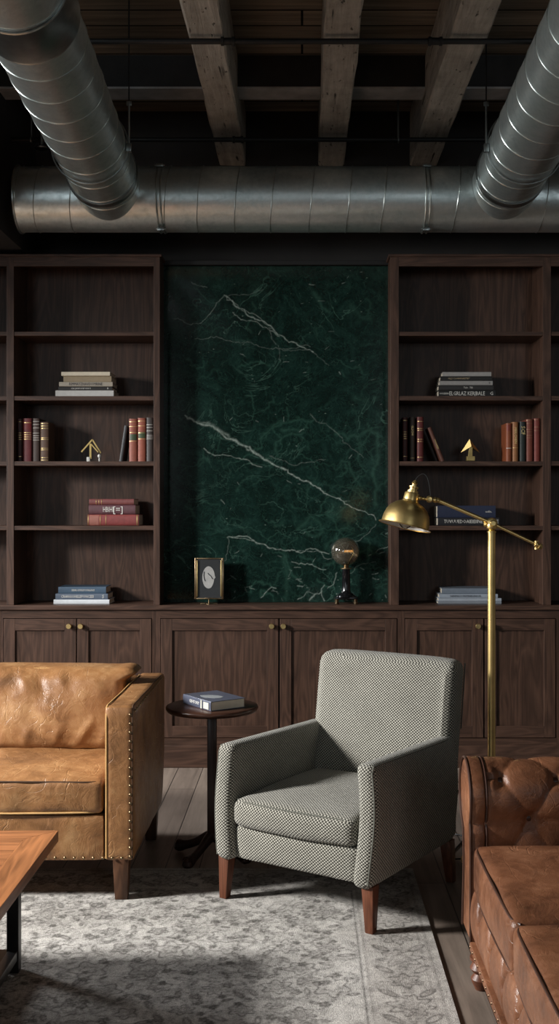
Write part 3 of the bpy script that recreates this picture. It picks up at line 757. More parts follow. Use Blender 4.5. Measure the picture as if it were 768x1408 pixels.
# ------------------------------------------------------------------ books
def text_bm(s, size, depth=.0004):
    c = bpy.data.curves.new('txt', 'FONT'); c.body = s; c.size = size; c.extrude = depth; c.align_x = 'CENTER'; c.align_y = 'CENTER'; c.resolution_u = 1
    o = bpy.data.objects.new('txt', c); me = bpy.data.meshes.new_from_object(o)
    bm = bmesh.new(); bm.from_mesh(me); bpy.data.objects.remove(o); bpy.data.curves.remove(c); bpy.data.meshes.remove(me)
    return bm
def book(label, group, loc, T, Hh, D, color, rot=(0, 0, 0), lying=False, rounded=False, bands=(), bandmat='gold_foil', patch=None, text=None, textmat='pale_ink', tsize=.6, toff=0, flip=False, pages_front=False, rough=.55, name='book', square=False):
    """local: spine faces -Y; thickness T, height Hh, depth D. standing: T along X; lying: T along Z, Hh along X"""
    b = thing(name, label, 'book', loc, rot, group)
    if lying: m = Matrix(((0, 0, 1, -Hh/2), (0, 1, 0, 0), (1, 0, 0, T/2), (0, 0, 0, 1)))   # (t,d,h)->(h-H/2, d, t+T/2)
    else: m = Matrix.Identity(4)
    bt = .0028
    def put(nm, bm, mat, sm=False, par=b):
        bmesh.ops.transform(bm, matrix=m, verts=bm.verts)
        bmesh.ops.recalc_face_normals(bm, faces=bm.faces)
        return obj(nm, bm, mat, par, sm, local=True)
    mt = bookmat(color, rough, rounded)
    bm = bmesh.new(); s0 = .004
    box(bm, -T/2, -T/2+bt, s0, D, 0, Hh, bev=.0006, seg=1); box(bm, T/2-bt, T/2, s0, D, 0, Hh, bev=.0006, seg=1)
    bulge = min(.009, T*.28) if rounded else .0025
    if pages_front: pass
    else:
        n = 10; pts = []
        for i in range(n+1):
            a = PI*i/n; pts.append((-T/2*math.cos(a), s0-(bulge*math.sin(a))))
        inner = [(p[0]*(1-2*bt/T), p[1]+bt) for p in reversed(pts)]
        prism(bm, pts+inner, .0, Hh, 'XY')
    put('cover', bm, mt, True)
    put('pages', B(-T/2+bt*.9, T/2-bt*.9, s0+(.001 if not pages_front else .003), D-.004, .0035, Hh-.0035), 'paper')
    yf = s0-bulge
    for (f, w) in bands:
        n = 10; pts = []
        for i in range(n+1):
            a = PI*i/n; pts.append((-T/2*.985*math.cos(a), s0-(bulge*math.sin(a))-.0009))
        inner = [(p[0]*.9, p[1]+.0012) for p in reversed(pts)]
        bm = bmesh.new(); prism(bm, pts+inner, f*Hh-w/2, f*Hh+w/2, 'XY'); put('spine_band', bm, bandmat)
    if patch:
        f0, f1, pc = patch; n = 10; pts = []
        for i in range(n+1):
            a = PI*i/n; pts.append((-T/2*.97*math.cos(a), s0-(bulge*math.sin(a))-.0005))
        inner = [(p[0]*.9, p[1]+.0009) for p in reversed(pts)]
        bm = bmesh.new(); prism(bm, pts+inner, f0*Hh, f1*Hh, 'XY'); put('title_label', bm, bookmat(pc, .5))
    if text:
        for (s, f, k) in text:
            bm = text_bm(s, T*k)
            wv = max(v.co.x for v in bm.verts)-min(v.co.x for v in bm.verts); lim = Hh*(.09 if len(s) < 3 else (.22 if len(s) < 6 else .80 if len(s) > 18 else .62 if lying else .4))
            if len(s) == 1: lim = 9
            lim = min(lim, 2*Hh*min(f, 1-f)*.92)
            if wv > lim: bmesh.ops.scale(bm, vec=(lim/wv, 1, 1), verts=bm.verts)
            # text plane XY -> spine plane facing -Y, reading along height
            if lying: M = Matrix(((0, 1, 0, 0), (0, 0, -1, yf-.0006), (1, 0, 0, f*Hh), (0, 0, 0, 1)))
            else: M = Matrix(((0, 1, 0, 0), (0, 0, -1, yf-.0006), (-1, 0, 0, f*Hh), (0, 0, 0, 1)))
            if not lying: M = Matrix(((0, 1, 0, 0), (0, 0, -1, yf-.0006), (-1, 0, 0, f*Hh), (0, 0, 0, 1)))
            bmesh.ops.transform(bm, matrix=M, verts=bm.verts); put('spine_lettering', bm, textmat)
    return b
BY = 6.345   # plane of the spines
def standing(x0, x1, ytop, ybase, label, group, color, D=.16, dy=0, **k):
    Y = BY+dy; X0, X1 = PX(x0, Y), PX(x1, Y); zb = SHZ[ybase]; hh = (ybase-ytop)*Y/F
    return book(label, group, ((X0+X1)/2, Y, zb+.0003), X1-X0-.0008, hh, D, color, rounded=True, **k)
SHZ = {634: sz(634.3), 544: sz(544.5), 723: sz(723), 831: CTZ}
gL, gR = 'old books standing on the left bookcase shelf', 'old books standing on the right bookcase shelf'
rib5 = [(f, .0022) for f in (.12, .52, .57, .62, .67, .93)]
standing(23.6, 30.4, 575, 634, 'nearly black maroon bound book, first in the left bookcase row', gL, (58, 30, 32), bands=rib5)
standing(31, 43.5, 574.5, 634, 'wide maroon bound book, second in the left bookcase row', gL, (112, 50, 54), bands=[(f, .0028) for f in (.52, .57, .62, .67, .90)], patch=(.74, .93, (120, 40, 40)))
standing(45, 54.3, 574.5, 634, 'slim grey-brown book with pale bands, between maroon and ornate books', gL, (80, 66, 62), bands=[(f, .003) for f in (.5, .55, .6, .66, .78, .86, .93)], bandmat='pale_ink')
standing(55.3, 67, 579.5, 634, 'shorter brown book with ornate banded spine, left bookcase row end', gL, (98, 74, 60), bands=[(f, .0022) for f in (.04, .1, .3, .34, .56, .6, .84, .9, .96)])
standing(177.3, 188.5, 575, 634, 'tan-red book with green title label beside the leaning black one', gL, (146, 82, 66), bands=[(f, .0022) for f in (.48, .68, .82, .93)], patch=(.5, .64, (60, 74, 50)))
standing(189.3, 200.3, 574, 634, 'tan-red book with green title label, between its twin and a black book', gL, (152, 84, 66), bands=[(f, .0022) for f in (.52, .66, .82, .93)], patch=(.54, .68, (66, 80, 52)))
standing(201, 211-.6, 573.5, 634, 'dark grey banded book against the bookcase upright by the marble', gL, (64, 58, 56), bands=[(f, .0025) for f in (.52, .56, .6, .70, .78, .84)], bandmat='pale_ink')
def leaning(xb, xt, yt, T, color, label, group, **k):
    Y = BY; Xb, Xt = PX(xb, Y), PX(xt, Y); zb = SHZ[634]; hz = PZ(yt, Y)-zb
    ang = math.atan2(Xt-Xb, hz); hh = math.hypot(Xt-Xb, hz)
    lift = abs(math.sin(ang))*T/2+.0006
    return book(label, group, (Xb+(0), Y, zb+lift), T, hh-.012, .15, color, rot=(0, ang, 0), rounded=True, **k)
leaning(166, 173.6, 583, .020, (66, 66, 68), 'slim charcoal book leaning right against the tan-red books', gL)
standing(553.2, 560, 573, 634, 'dark red slim book, first at the left end of the right bookcase row', gR, (70, 30, 28), bands=rib5)
standing(563, 570, 572.5, 634, 'dark brown slim book with gold lettering, second in the right bookcase row', gR, (54, 44, 36), text=[('GLSCHI', .7, .62)], textmat='gold_foil', bands=[(.08, .002)])
standing(573, 582, 572.5, 634, 'maroon book with banded spine, beside the leaning brown book', gR, (92, 36, 34), bands=[(f, .0022) for f in (.1, .45, .5, .7, .74, .9)])
leaning(608.5, 589, 586, .021, (92, 56, 44), 'brown book with gold lettering leaning left on the right bookcase shelf', gR, text=[('TVOWRES', .5, .62)], textmat='gold_foil')
standing(695.5, 703.3, 581, 634, 'orange-brown book with a thin white line across its spine', gR, (132, 70, 40), bands=[(.35, .003)], bandmat='pale_ink', patch=(.8, .96, (120, 50, 36)))
standing(704, 712.3, 579.5, 634, 'tan book with gold lettered spine, beside the orange-brown one', gR, (148, 100, 62), text=[('MEILCHEN', .66, .6)], textmat='gold_foil', bands=[(.35, .002)])
standing(714, 722.5, 579, 634, 'dark green-black book with gold ornament, in the right bookcase group', gR, (34, 42, 40), text=[('SCF', .78, .9)], textmat='gold_foil')
standing(723.2, 732.4, 575.5, 634, 'tall red-brown book, second from the right upright', gR, (116, 60, 46), bands=[(f, .0018) for f in (.56, .62, .7, .76, .9, .97)], bandmat='old_brass')
standing(733.8, 742.2, 574.5, 634, 'tall reddish book standing against the right bookcase upright', gR, (120, 56, 48), bands=[(f, .0018) for f in (.72, .8, .97)], bandmat='old_brass')

def stack(items, base, group, D=.19, Yf=BY):
    """items bottom to top: (x0, x1, y0, y1, colour, label, kw)"""
    z = SHZ[base]
    for (x0, x1, ya, yb, colr, label, kw) in items:
        kw = dict(kw); dy = kw.pop('dy', 0); rz = kw.pop('rz', 0); dd = kw.pop('D', D); Y = Yf+dy
        T = (ya-yb)*Y/F; X0, X1 = PX(x0, Y), PX(x1, Y)
        book(label, group, ((X0+X1)/2, Y, z+.0003), T-.0006, X1-X0, dd, colr, rot=(0, 0, rz), lying=True, **kw)
        z += T
stack([
 (76, 156, 544.3, 535, (196, 194, 190), 'thick white book at the bottom of the pale stack, upper left shelf', dict()),
 (80, 154, 535, 529.7, (34, 32, 31), 'slim black book just above the white one, upper left shelf', dict(text=[('CAGAWONPONUI', .42, .62), ('B', .92, .7)], dy=.004)),
 (81, 154.5, 529.7, 523.4, (168, 160, 146), 'grey patterned book mid-stack, between black and tan books', dict(text=[('RIMMAYZHAVDOMRINE', .5, .9)], textmat='dark_ink', rz=.01)),
 (87, 153, 523.4, 515, (150, 134, 108), 'tan book second from the top of the pale stack', dict(dy=.01)),
 (84, 151, 515, 509.4, (214, 204, 182), 'cream book on top of the pale stack, upper left shelf', dict(rz=-.012)),
], 544, 'books stacked on the upper left shelf')
stack([
 (120.3, 190.5, 722.8, 707.5, (128, 58, 56), 'thick red book with gilt ends at the bottom of the red stack', dict(rounded=True, bands=[(.015, .004), (.25, .003), (.36, .003), (.97, .006)], patch=(.04, .22, (150, 96, 84)))),
 (122, 186, 707.5, 694.3, (92, 58, 64), 'purple-brown book with pale blocks in the middle of the red stack', dict(rounded=True, dy=.006, text=[('HBIHI', .42, .8), ('[=]', .63, .9)])),
 (122.5, 184, 694.3, 686, (118, 66, 64), 'slim dull-red book on top of the red stack', dict(rounded=True, dy=.008, bands=[(.16, .003), (.22, .003), (.28, .003)])),
], 723, 'red books stacked on the lower left shelf')
stack([
 (73.5, 150, 831.5, 825.3, (206, 210, 214), 'white book at the bottom of the blue stack on the left worktop', dict()),
 (76, 148, 825.3, 817.3, (84, 96, 112), 'grey-blue book with white lettering mid-stack on the left worktop', dict(text=[('CRANGOHELEPONCEEI', .42, .66), ('S', .91, .9)], dy=.006)),
 (80, 145.5, 817.3, 808, (62, 84, 104), 'steel blue book topping the stack on the left worktop', dict(text=[('SEALGYILPONLINS', .52, .42)], dy=.012, rz=.01)),
], 831, 'blue books stacked on the left worktop')
stack([
 (602.5, 681, 543.8, 534.2, (26, 25, 25), 'black book with large white title at the bottom, upper right shelf', dict(text=[('ELGRLAZ KERJBALE', .5, .82), ('G', .93, .7), ('HOEBIN', .1, .36)])),
 (602.5, 678, 534.2, 527.3, (44, 43, 43), 'charcoal book with small white word, second up on upper right shelf', dict(text=[('Tulo  TEI', .54, .5)], dy=.003)),
 (604, 677, 527.3, 521.3, (150, 148, 146), 'grey book mid-stack between two dark books, upper right shelf', dict(text=[('E', .94, .6)], textmat='dark_ink', dy=.005)),
 (605, 676, 521.3, 515, (32, 31, 30), 'thin black book with faint gold title, upper right shelf', dict(text=[('HQS COMMPNIESTET', .36, .5)], textmat='old_brass', dy=.006)),
 (608, 675, 515, 509, (156, 154, 151), 'light grey book on top of the upper right shelf stack', dict(dy=.008, rz=-.01)),
], 544, 'books stacked on the upper right shelf')
stack([
 (601.5, 686, 723, 712, (30, 30, 34), 'black book with white title under the navy one behind the lamp arm', dict(text=[('TUVUUEDOAIEIEIINEWNA', .5, .62), ('E', .97, .6)])),
 (601, 681, 712, 695.5, (34, 42, 66), 'thick navy book on the lower right shelf behind the lamp arm', dict(text=[('enfin.', .88, .26)], dy=.006)),
], 723, 'dark books stacked on the lower right shelf')
stack([
 (602, 689, 831.5, 828, (120, 126, 134), 'lowest grey booklet of the stack behind the lamp pole', dict(dy=.0)),
 (602.5, 689, 828, 823.5, (156, 164, 174), 'pale blue-grey book, second up behind the lamp pole', dict(dy=.003, rz=.008)),
 (603.5, 684, 823.5, 817.8, (148, 158, 170), 'pale grey lettered book, second from top behind the lamp pole', dict(text=[('NINMAOUNTINELINIOR', .45, .7)], textmat='dark_ink', dy=.005)),
 (607, 680, 817.8, 810, (110, 120, 132), 'slate grey book on top of the stack behind the lamp pole', dict(dy=.012, rz=-.012)),
], 831, 'grey books stacked on the right worktop')

# ------------------------------------------------------------------ brass arrow ornaments
def arrow_left():
    Y = 6.37; z0 = SHZ[634]
    t = thing('arrow_ornament', 'gold open arrow figurine on white feet, left bookcase', 'ornament', (PX(125, Y), Y, z0), group='gold arrow ornaments')
    P = lambda x, y, dy=0: (PX(x, Y), Y+dy, PZ(y, Y))
    bm = bmesh.new()
    apex = P(127, 604.5); l = P(112, 621.5); r = P(138.5, 623); i = P(126, 609.5)
    def bar(a, b, w, dep=.012):
        a, b = Vector(a), Vector(b); d = (b-a).normalized(); n = Vector((-d.z, 0, d.x))
        t_ = bmesh.new(); vs = []
        for q, s in ((a, 1), (b, 1), (b, -1), (a, -1)): vs.append(q+n*(s*w/2))
        f = [t_.verts.new(v+Vector((0, -dep/2, 0))) for v in vs]; g = [t_.verts.new(v+Vector((0, dep/2, 0))) for v in vs]
        t_.faces.new(f); t_.faces.new(g)
        for k in range(4): t_.faces.new((f[k], f[(k+1) % 4], g[(k+1) % 4], g[k]))
        bmesh.ops.recalc_face_normals(t_, faces=t_.faces); join(bm, t_)
    bar(l, apex, .008); bar(apex, r, .008)
    bar(P(126, 611, -.012), P(135.5, 622, -.012), .006)
    obj('arrow_head', bm, 'ornament_gold', t, smooth=False)
    bm = bmesh.new(); bar(P(124.5, 631, 0), P(124.5, 610, 0), .011, .014); obj('arrow_shaft', bm, 'ornament_gold', t, smooth=False)
    bm = bmesh.new(); box(bm, PX(119.5, Y), PX(124, Y), Y-.012, Y+.012, z0+.0004, PZ(628.5, Y), bev=.002)
    obj('foot', bm, 'pale_ink', t)
    bm = bmesh.new(); lathe(bm, [(0, -.011), (.008, -.008), (.011, 0), (.008, .008), (0, .011)], 16, Tm(PX(136.5, Y), Y, PZ(627, Y)))
    lathe(bm, [(.004, 0), (.004, PZ(629, Y)-z0)], 8, Tm(PX(136.5, Y), Y, z0+.0004)); obj('bead', bm, 'pale_ink', t)
arrow_left()
def arrow_right():
    Y = 6.37; z0 = SHZ[634]
    t = thing('arrow_ornament', 'gold solid arrow figurine on a square block, right bookcase', 'ornament', (PX(646, Y), Y, z0), group='gold arrow ornaments')
    P = lambda x, y: (PX(x, Y), PZ(y, Y))
    bm = bmesh.new(); prism(bm, [P(640.8, 633.6), P(651.8, 633.6), P(651.8, 627.5), P(640.8, 627.5)], Y-.02, Y+.02, bev=.001); obj('base_block', bm, 'ornament_gold', t, smooth=False)
    bm = bmesh.new(); prism(bm, [P(642.8, 627.8), P(648.8, 627.8), P(649, 611), P(645.2, 609)], Y-.010, Y+.010, bev=.001); obj('arrow_shaft', bm, 'ornament_gold', t, smooth=False)
    bm = bmesh.new(); t_ = bmesh.new()
    a = (PX(644.8, Y), Y-.012, PZ(603.8, Y)); l = (PX(633.5, Y), Y+.006, PZ(622, Y)); r = (PX(659.5, Y), Y+.006, PZ(622.3, Y)); m = (PX(647, Y), Y-.02, PZ(614, Y)); bk = (PX(646, Y), Y+.03, PZ(616, Y))
    v = [t_.verts.new(q) for q in (a, l, m, r, bk)]
    for f in ((0, 1, 2), (0, 2, 3), (0, 3, 4), (0, 4, 1), (1, 4, 2), (2, 4, 3)): t_.faces.new([v[i] for i in f])
    bmesh.ops.recalc_face_normals(t_, faces=t_.faces); join(bm, t_); obj('arrow_head', bm, 'ornament_gold', t, smooth=False)
arrow_right()

# ------------------------------------------------------------------ picture frame on the worktop
Y = 6.36
fx0, fx1, fz0, fz1 = PX(267.5, Y), PX(307.5, Y), PZ(824, Y), PZ(767, Y)
t = thing('picture_frame', 'small brass framed picture of a pale oval profile on the worktop', 'picture frame', ((fx0+fx1)/2, Y, CTZ))
bm = bmesh.new(); w = .012
tilt = Tm(0, Y, fz0) @ R(-.06, 'X') @ Tm(0, -Y, -fz0)
def fb(a, b, c, d, y0, y1, bev=.002): box(bm, a, b, Y+y0, Y+y1, c, d, bev=bev, M=tilt)
fb(fx0, fx0+w, fz0, fz1, -.012, .006); fb(fx1-w, fx1, fz0, fz1, -.012, .006); fb(fx0+w, fx1-w, fz0, fz0+w*.7, -.012, .006); fb(fx0+w, fx1-w, fz1-w*.7, fz1, -.012, .006)
obj('frame', bm, 'old_brass', t)
bm = bmesh.new(); g = .015
fb(fx0+g-.002, fx0+g+.002, fz0+g, fz1-g, -.016, 0, .0008); fb(fx1-g-.003, fx1-g+.003, fz0+g, fz1-g, -.016, 0, .0008)
obj('inner_bead', bm, 'bright_brass', t)
bm = bmesh.new(); box(bm, fx0+.008, fx1-.008, Y-.004, Y+.004, fz0+.006, fz1-.006, M=tilt); obj('picture', bm, 'picture_black', t, smooth=False)
cxp, czp = PX(286.5, Y), PZ(794, Y); pts = []
for i in range(40):
    a = 2*PI*i/40; rx, rz = 8.6, 15.2
    x = rx*math.cos(a); z = rz*math.sin(a)
    if -1.0 < a-2*PI < -.15 or 0 < (2*PI-a) < 1.0: x *= .90
    if abs(a) < .12: x += .9
    x += -.6*math.sin(a)*0
    pts.append((cxp+x*Y/F, czp+z*Y/F))
bm = bmesh.new(); prism(bm, pts, Y-.0055, Y-.0035, M=tilt); pic = obj('portrait_oval', bm, 'picture_grey', t, smooth=False)
bm = bmesh.new()
for (a, b, c, d) in ((285.5, 788, 287.5, 790.5), (287.5, 790.5, 289.5, 791.5), (289.5, 792, 291.5, 795), (291, 795, 292.5, 796), (280.3, 786, 280.0, 792), (280, 792, 281, 797), (281, 797, 282, 799)):
    tube(bm, [(PX(a, Y), Y-.0062, PZ(b, Y)), (PX(c, Y), Y-.0062, PZ(d, Y))], .0026, 6, M=tilt)
obj('profile_lines', bm, 'dark_ink', pic)
bm = bmesh.new(); xm = PX(287, Y)
box(bm, xm-.024, xm+.024, Y-.017, Y+.004, fz0+.003, fz0+.010, bev=.001); 
tube(bm, [(xm, Y-.002, fz0+.004), (xm, Y-.002, CTZ+.006)], .004, 8)
lathe(bm, [(0, 0), (.022, 0), (.022, .003), (.006, .006), (0, .006)], 20, Tm(xm, Y, CTZ+.0004)); box(bm, xm-.05, xm+.05, Y+.002, Y+.03, CTZ+.0004, CTZ+.004, bev=.001)
obj('stand', bm, 'old_brass', t)
bm = bmesh.new(); box(bm, xm-.006, xm+.006, Y+.01, Y+.016, CTZ+.002, CTZ+.15, bev=.001, M=Tm(0, Y+.1, CTZ) @ R(.25, 'X') @ Tm(0, -Y-.055, -CTZ)); bm.free()

# ------------------------------------------------------------------ globe lamp on the worktop
Y = 6.38; gx = PX(475.5, Y); k = Y/F
t = thing('globe_lamp', 'small table lamp with smoked glass globe on a black column', 'table lamp', (gx, Y, CTZ))
bm = bmesh.new(); box(bm, gx-.066, gx+.066, Y-.055, Y+.055, CTZ+.028, CTZ+.042, bev=.004)
lathe(bm, [(.060, .042), (.058, .048), (.045, .055), (.042, .060), (.030, .066)], 32, Tm(gx, Y, CTZ)); obj('base', bm, 'black_gloss', t)
for sx in (-1, 1):
    for sy in (-1, 1):
        bm = bmesh.new(); lathe(bm, [(0, 0), (.010, 0), (.012, .004), (.008, .012), (.010, .022), (.012, .030), (0, .030)], 16, Tm(gx+sx*.054, Y+sy*.043, CTZ+.0004)); obj('foot', bm, 'old_brass', t)
bm = bmesh.new(); z = lambda y: (831.5-y)*k
lathe(bm, [(.030, .064), (.027, .072), (.025, .078), (.0225, z(784)), (.024, z(783))], 32, Tm(gx, Y, CTZ)); obj('column', bm, 'black_gloss', t)
bm = bmesh.new(); lathe(bm, [(0, z(783.5)), (.034, z(783.3)), (.034, z(782.3)), (.014, z(782)), (.016, z(780)), (.010, z(777)), (0, z(777))], 32, Tm(gx, Y, CTZ)); obj('socket_plate', bm, 'old_brass', t)
GR = 19.6*k; gz = CTZ+z(760)+.0; gxx = PX(474.5, Y)
bm = bmesh.new(); prof = []
for i in range(25):
    a = PI*i/24; prof.append((GR*math.sin(a) if 0 < i < 24 else (0 if i == 0 else 0), GR*math.cos(a)))
lathe(bm, prof, 48, Tm(gxx, Y, gz)); prof2 = [(r*.965, zz*.965) for r, zz in prof]
t2 = bmesh.new(); lathe(t2, prof2, 48, Tm(gxx, Y, gz)); bmesh.ops.reverse_faces(t2, faces=t2.faces); join(bm, t2)
obj('glass_globe', bm, 'smoked_glass', t)
bm = bmesh.new(); P = lambda x, y, d=0: (PX(x, Y), Y+d, PZ(y, Y))
tube(bm, [P(477, 779), P(478.5, 774), P(485, 762), P(485.5, 757), P(483, 752)], .0016, 6)
obj('filament_support', bm, 'bright_brass', t)
bm = bmesh.new(); pts = []
for i in range(60): pts.append(P(473+i*.2, 757.8+1.5*math.sin(i*.9), .006*math.cos(i*.9)))
tube(bm, pts, .0009, 5); obj('filament', bm, 'filament', t)

# ------------------------------------------------------------------ brass floor lamp
LY = 4.6; P = lambda x, y, d=0: Vector((PX(x, LY), LY+d, PZ(y, LY))); lx = PX(675.3, LY)
t = thing('floor_lamp', 'tall brass pharmacy floor lamp with tilted dome shade and counterweight arm', 'floor lamp', (lx, LY, 0))
bm = bmesh.new(); lathe(bm, [(0, .0005), (.125, .0005), (.128, .006), (.126, .016), (.115, .022), (.03, .028), (.022, .04), (.018, .06)], 48, Tm(lx, LY, 0)); obj('base', bm, 'brass', t)
bm = bmesh.new(); zt = PZ(729, LY); lathe(bm, [(0, .03), (.0165, .03), (.0165, zt-.01), (.0125, zt-.009), (.0125, zt), (0, zt)], 32, Tm(lx, LY, 0)); obj('pole', bm, 'brass', t)
bm = bmesh.new(); lathe(bm, [(.013, -.034), (.019, -.032), (.019, -.026), (.013, -.023), (.016, -.018), (.021, -.014), (.024, 0), (.018, .016), (0, .024)], 24, Tm(lx, LY, PZ(722, LY)))
lathe(bm, [(0, -.034), (.010, -.034), (.014, -.026), (.009, -.02), (.020, -.016), (.024, 0), (.020, .016), (.009, .02), (.014, .026), (.010, .034), (0, .034)], 24, Tm(lx+.002, LY, PZ(719.5, LY)) @ R(PI/2, 'X'))
lathe(bm, [(0, -.034), (.008, -.033), (.012, -.026), (.008, -.02), (.008, 0)], 16, Tm(lx, LY, PZ(721, LY)) @ R(PI/2, 'Y')); obj('pivot_joint', bm, 'brass', t)
bm = bmesh.new(); tube(bm, [P(602, 688), P(677, 720)], .0085, 16); tube(bm, [P(677, 720), P(738, 749)], .0068, 16); obj('swing_arm', bm, 'brass', t)
bm = bmesh.new(); d = (P(743, 752)-P(738, 749)).normalized(); q = d.to_track_quat('Z', 'Y').to_matrix().to_4x4()
lathe(bm, [(.006, -.012), (.013, -.008), (.013, -.002), (.007, 0), (.007, .006), (.015, .010), (.012, .020), (.004, .026), (0, .026)], 20, Matrix.Translation(P(738, 749)) @ q)
lathe(bm, [(0, -.02), (.009, -.018), (.009, -.01), (.004, -.008), (.004, .008), (.009, .01), (.009, .018), (0, .02)], 16, Matrix.Translation(P(737, 749.5))); obj('arm_end_knob', bm, 'brass', t)
bm = bmesh.new(); tube(bm, [P(571, 684.5), P(590, 687)], .0055, 12)
for x, r in ((577, .010), (582, .008), (590, .0155), (598, .013), (602, .011)):
    lathe(bm, [(0, -r), (r*.75, -r*.7), (r, 0), (r*.75, r*.7), (0, r)], 20, Matrix.Translation(P(x, 684+(x-571)*.13)) @ R(PI/2, 'Y'))
lathe(bm, [(0, -.022), (.009, -.021), (.012, -.012), (.012, .012), (.009, .021), (0, .022)], 20, Matrix.Translation(P(590, 686.5)) @ R(PI/2, 'X')); obj('elbow_joint', bm, 'brass', t)
# shade
SM = Matrix.Translation(P(556, 724.0)) @ R(math.radians(13.5), 'Y') @ R(math.radians(-5), 'X')
shp = [(.1105, -.001), (.1125, .001), (.1105, .003), (.102, .004), (.101, .012), (.099, .035), (.092, .060), (.080, .080), (.062, .096), (.046, .104), (.036, .108), (.0355, .112), (.033, .114), (.0325, .140), (.030, .146), (.0, .1465)]
bm = bmesh.new(); lathe(bm, shp, 64, SM)
sh = obj('lamp_shade', bm, 'brass', t, angle=50)
bm = bmesh.new(); lathe(bm, [(.1098, .0015), (.1008, .003), (.0985, .012), (.0965, .034), (.0895, .058), (.0775, .077), (.060, .093), (.0, .104)], 64, SM); obj('shade_lining', bm, 'white_enamel', sh)
bm = bmesh.new(); lathe(bm, [(.024, .145), (.024, .156), (.017, .158), (.017, .166), (.0205, .168), (.0205, .174), (.010, .177), (.010, .184), (.013, .188), (.009, .196), (.005, .200), (.0, .205)], 24, SM); obj('shade_cap', bm, 'brass', sh)
bm = bmesh.new(); lathe(bm, [(0, -.010), (.012, -.007), (.024, .004), (.029, .018), (.024, .034), (.013, .048), (.013, .09), (0, .09)], 24, SM); obj('bulb', bm, 'clear_glass', t)
bm = bmesh.new(); pts = []
A, Bp = SM @ Vector((0, 0, .20)), P(592, 687)
for i in range(25):
    u = i/24; p = A.lerp(Bp, u); p.z += .062*math.sin(PI*min(1, u*1.0))**.8; p.x += .012*math.sin(PI*u); pts.append(p)
tube(bm, pts, .0017, 6); obj('power_cable', bm, 'cord_black', t)
bm = bmesh.new(); pts = [(lx-.11, LY+.03, .008), (lx-.17, LY+.06, .004), (PX(634, 5.0), 4.93, .004), (PX(622, 5.0), 5.02, .004), (PX(612, 5.0), 5.3, .004), (PX(640, 5.6), 5.8, .004), (PX(650, 6.2), 6.2, .004)]
ps = []
for i in range(len(pts)-1):
    for u in range(6):
        p0 = Vector(pts[max(0, i-1)]); p1 = Vector(pts[i]); p2 = Vector(pts[i+1]); p3 = Vector(pts[min(len(pts)-1, i+2)]); w = u/6
        ps.append(.5*((2*p1)+(-p0+p2)*w+(2*p0-5*p1+4*p2-p3)*w*w+(-p0+3*p1-3*p2+p3)*w**3))
tube(bm, ps, .0032, 8); obj('floor_cable', bm, 'cord_black', t)

# ------------------------------------------------------------------ round side table + book
TX, TY, TZ = -.384, 4.66, .653
t = thing('side_table', 'small round dark wood pedestal side table between sofa and armchair', 'side table', (TX, TY, RT))
bm = bmesh.new(); lathe(bm, [(0, TZ-.026), (.175, TZ-.026), (.190, TZ-.022), (.1965, TZ-.012), (.197, TZ-.008), (.195, TZ-.002), (.190, TZ), (.0, TZ)], 72, Tm(TX, TY, 0)); obj('tabletop', bm, 'dark_wood', t, angle=50)
bm = bmesh.new(); box(bm, TX-.0195, TX+.0195, TY-.0195, TY+.0195, .075, TZ-.026, bev=.004); obj('pedestal', bm, 'dark_wood_Z', t)
for i in range(4):
    a = PI/4+.25+i*PI/2; prof = []
    # carved cabriole foot swept outwards
    pts = []; rad = []
    for j in range(13):
        u = j/12; rr = .01+.165*u; zz = .095-.062*math.sin(u*PI/2)**1.2+(.0 if u < .8 else -.004*(u-.8)/.2)
        pts.append((TX+rr*math.cos(a), TY+rr*math.sin(a), zz)); rad.append(.024-.006*math.sin(u*PI)+(.003 if u > .85 else 0))
    bm = bmesh.new(); tube(bm, pts, rad, 12)
    lathe(bm, [(0, RT+.0006), (.020, RT+.0006), (.025, RT+.01), (.022, .036), (.010, .046), (0, .046)], 16, Tm(TX+.172*math.cos(a), TY+.172*math.sin(a), 0))
    obj('foot', bm, 'dark_wood_Z', t)
# book on it: corners measured on the ground plane
left, near, right = Vector((-.514, 4.70, 0)), Vector((-.379, 4.51, 0)), Vector((-.244, 4.615, 0))
mid = (left+near)/2; L = (near-left).length; Wd = (right-near).length; dirv = (near-left).normalized(); ang = math.atan2(dirv.y, dirv.x)
b = book('blue-grey hardback book lying closed on the round side table', 'books', (mid.x, mid.y, TZ+.0005), .040, L, Wd, (74, 78, 92), rot=(0, 0, ang), lying=True, text=[('GEHTORY', .42, .46)], rough=.3)
del b['group']
bm = bmesh.new(); box(bm, L*.16, L*.17+.008, -.0011, .003, .003, .037); box(bm, L*.26, L*.44, -.0009, .003, .006, .033)
obj('spine_label', bm, bookmat((178, 176, 164), .5), b, smooth=False, local=True)
bm = bmesh.new(); z0 = .0401
poly = [(-.045, .045), (-.02, .035), (.02, .04), (.05, .06), (.06, .085), (.04, .11), (.0, .105), (-.03, .08)]
prism(bm, poly, z0, z0+.0006, 'XY'); obj('cover_picture', bm, bookmat((140, 144, 146), .35), b, smooth=False, local=True)

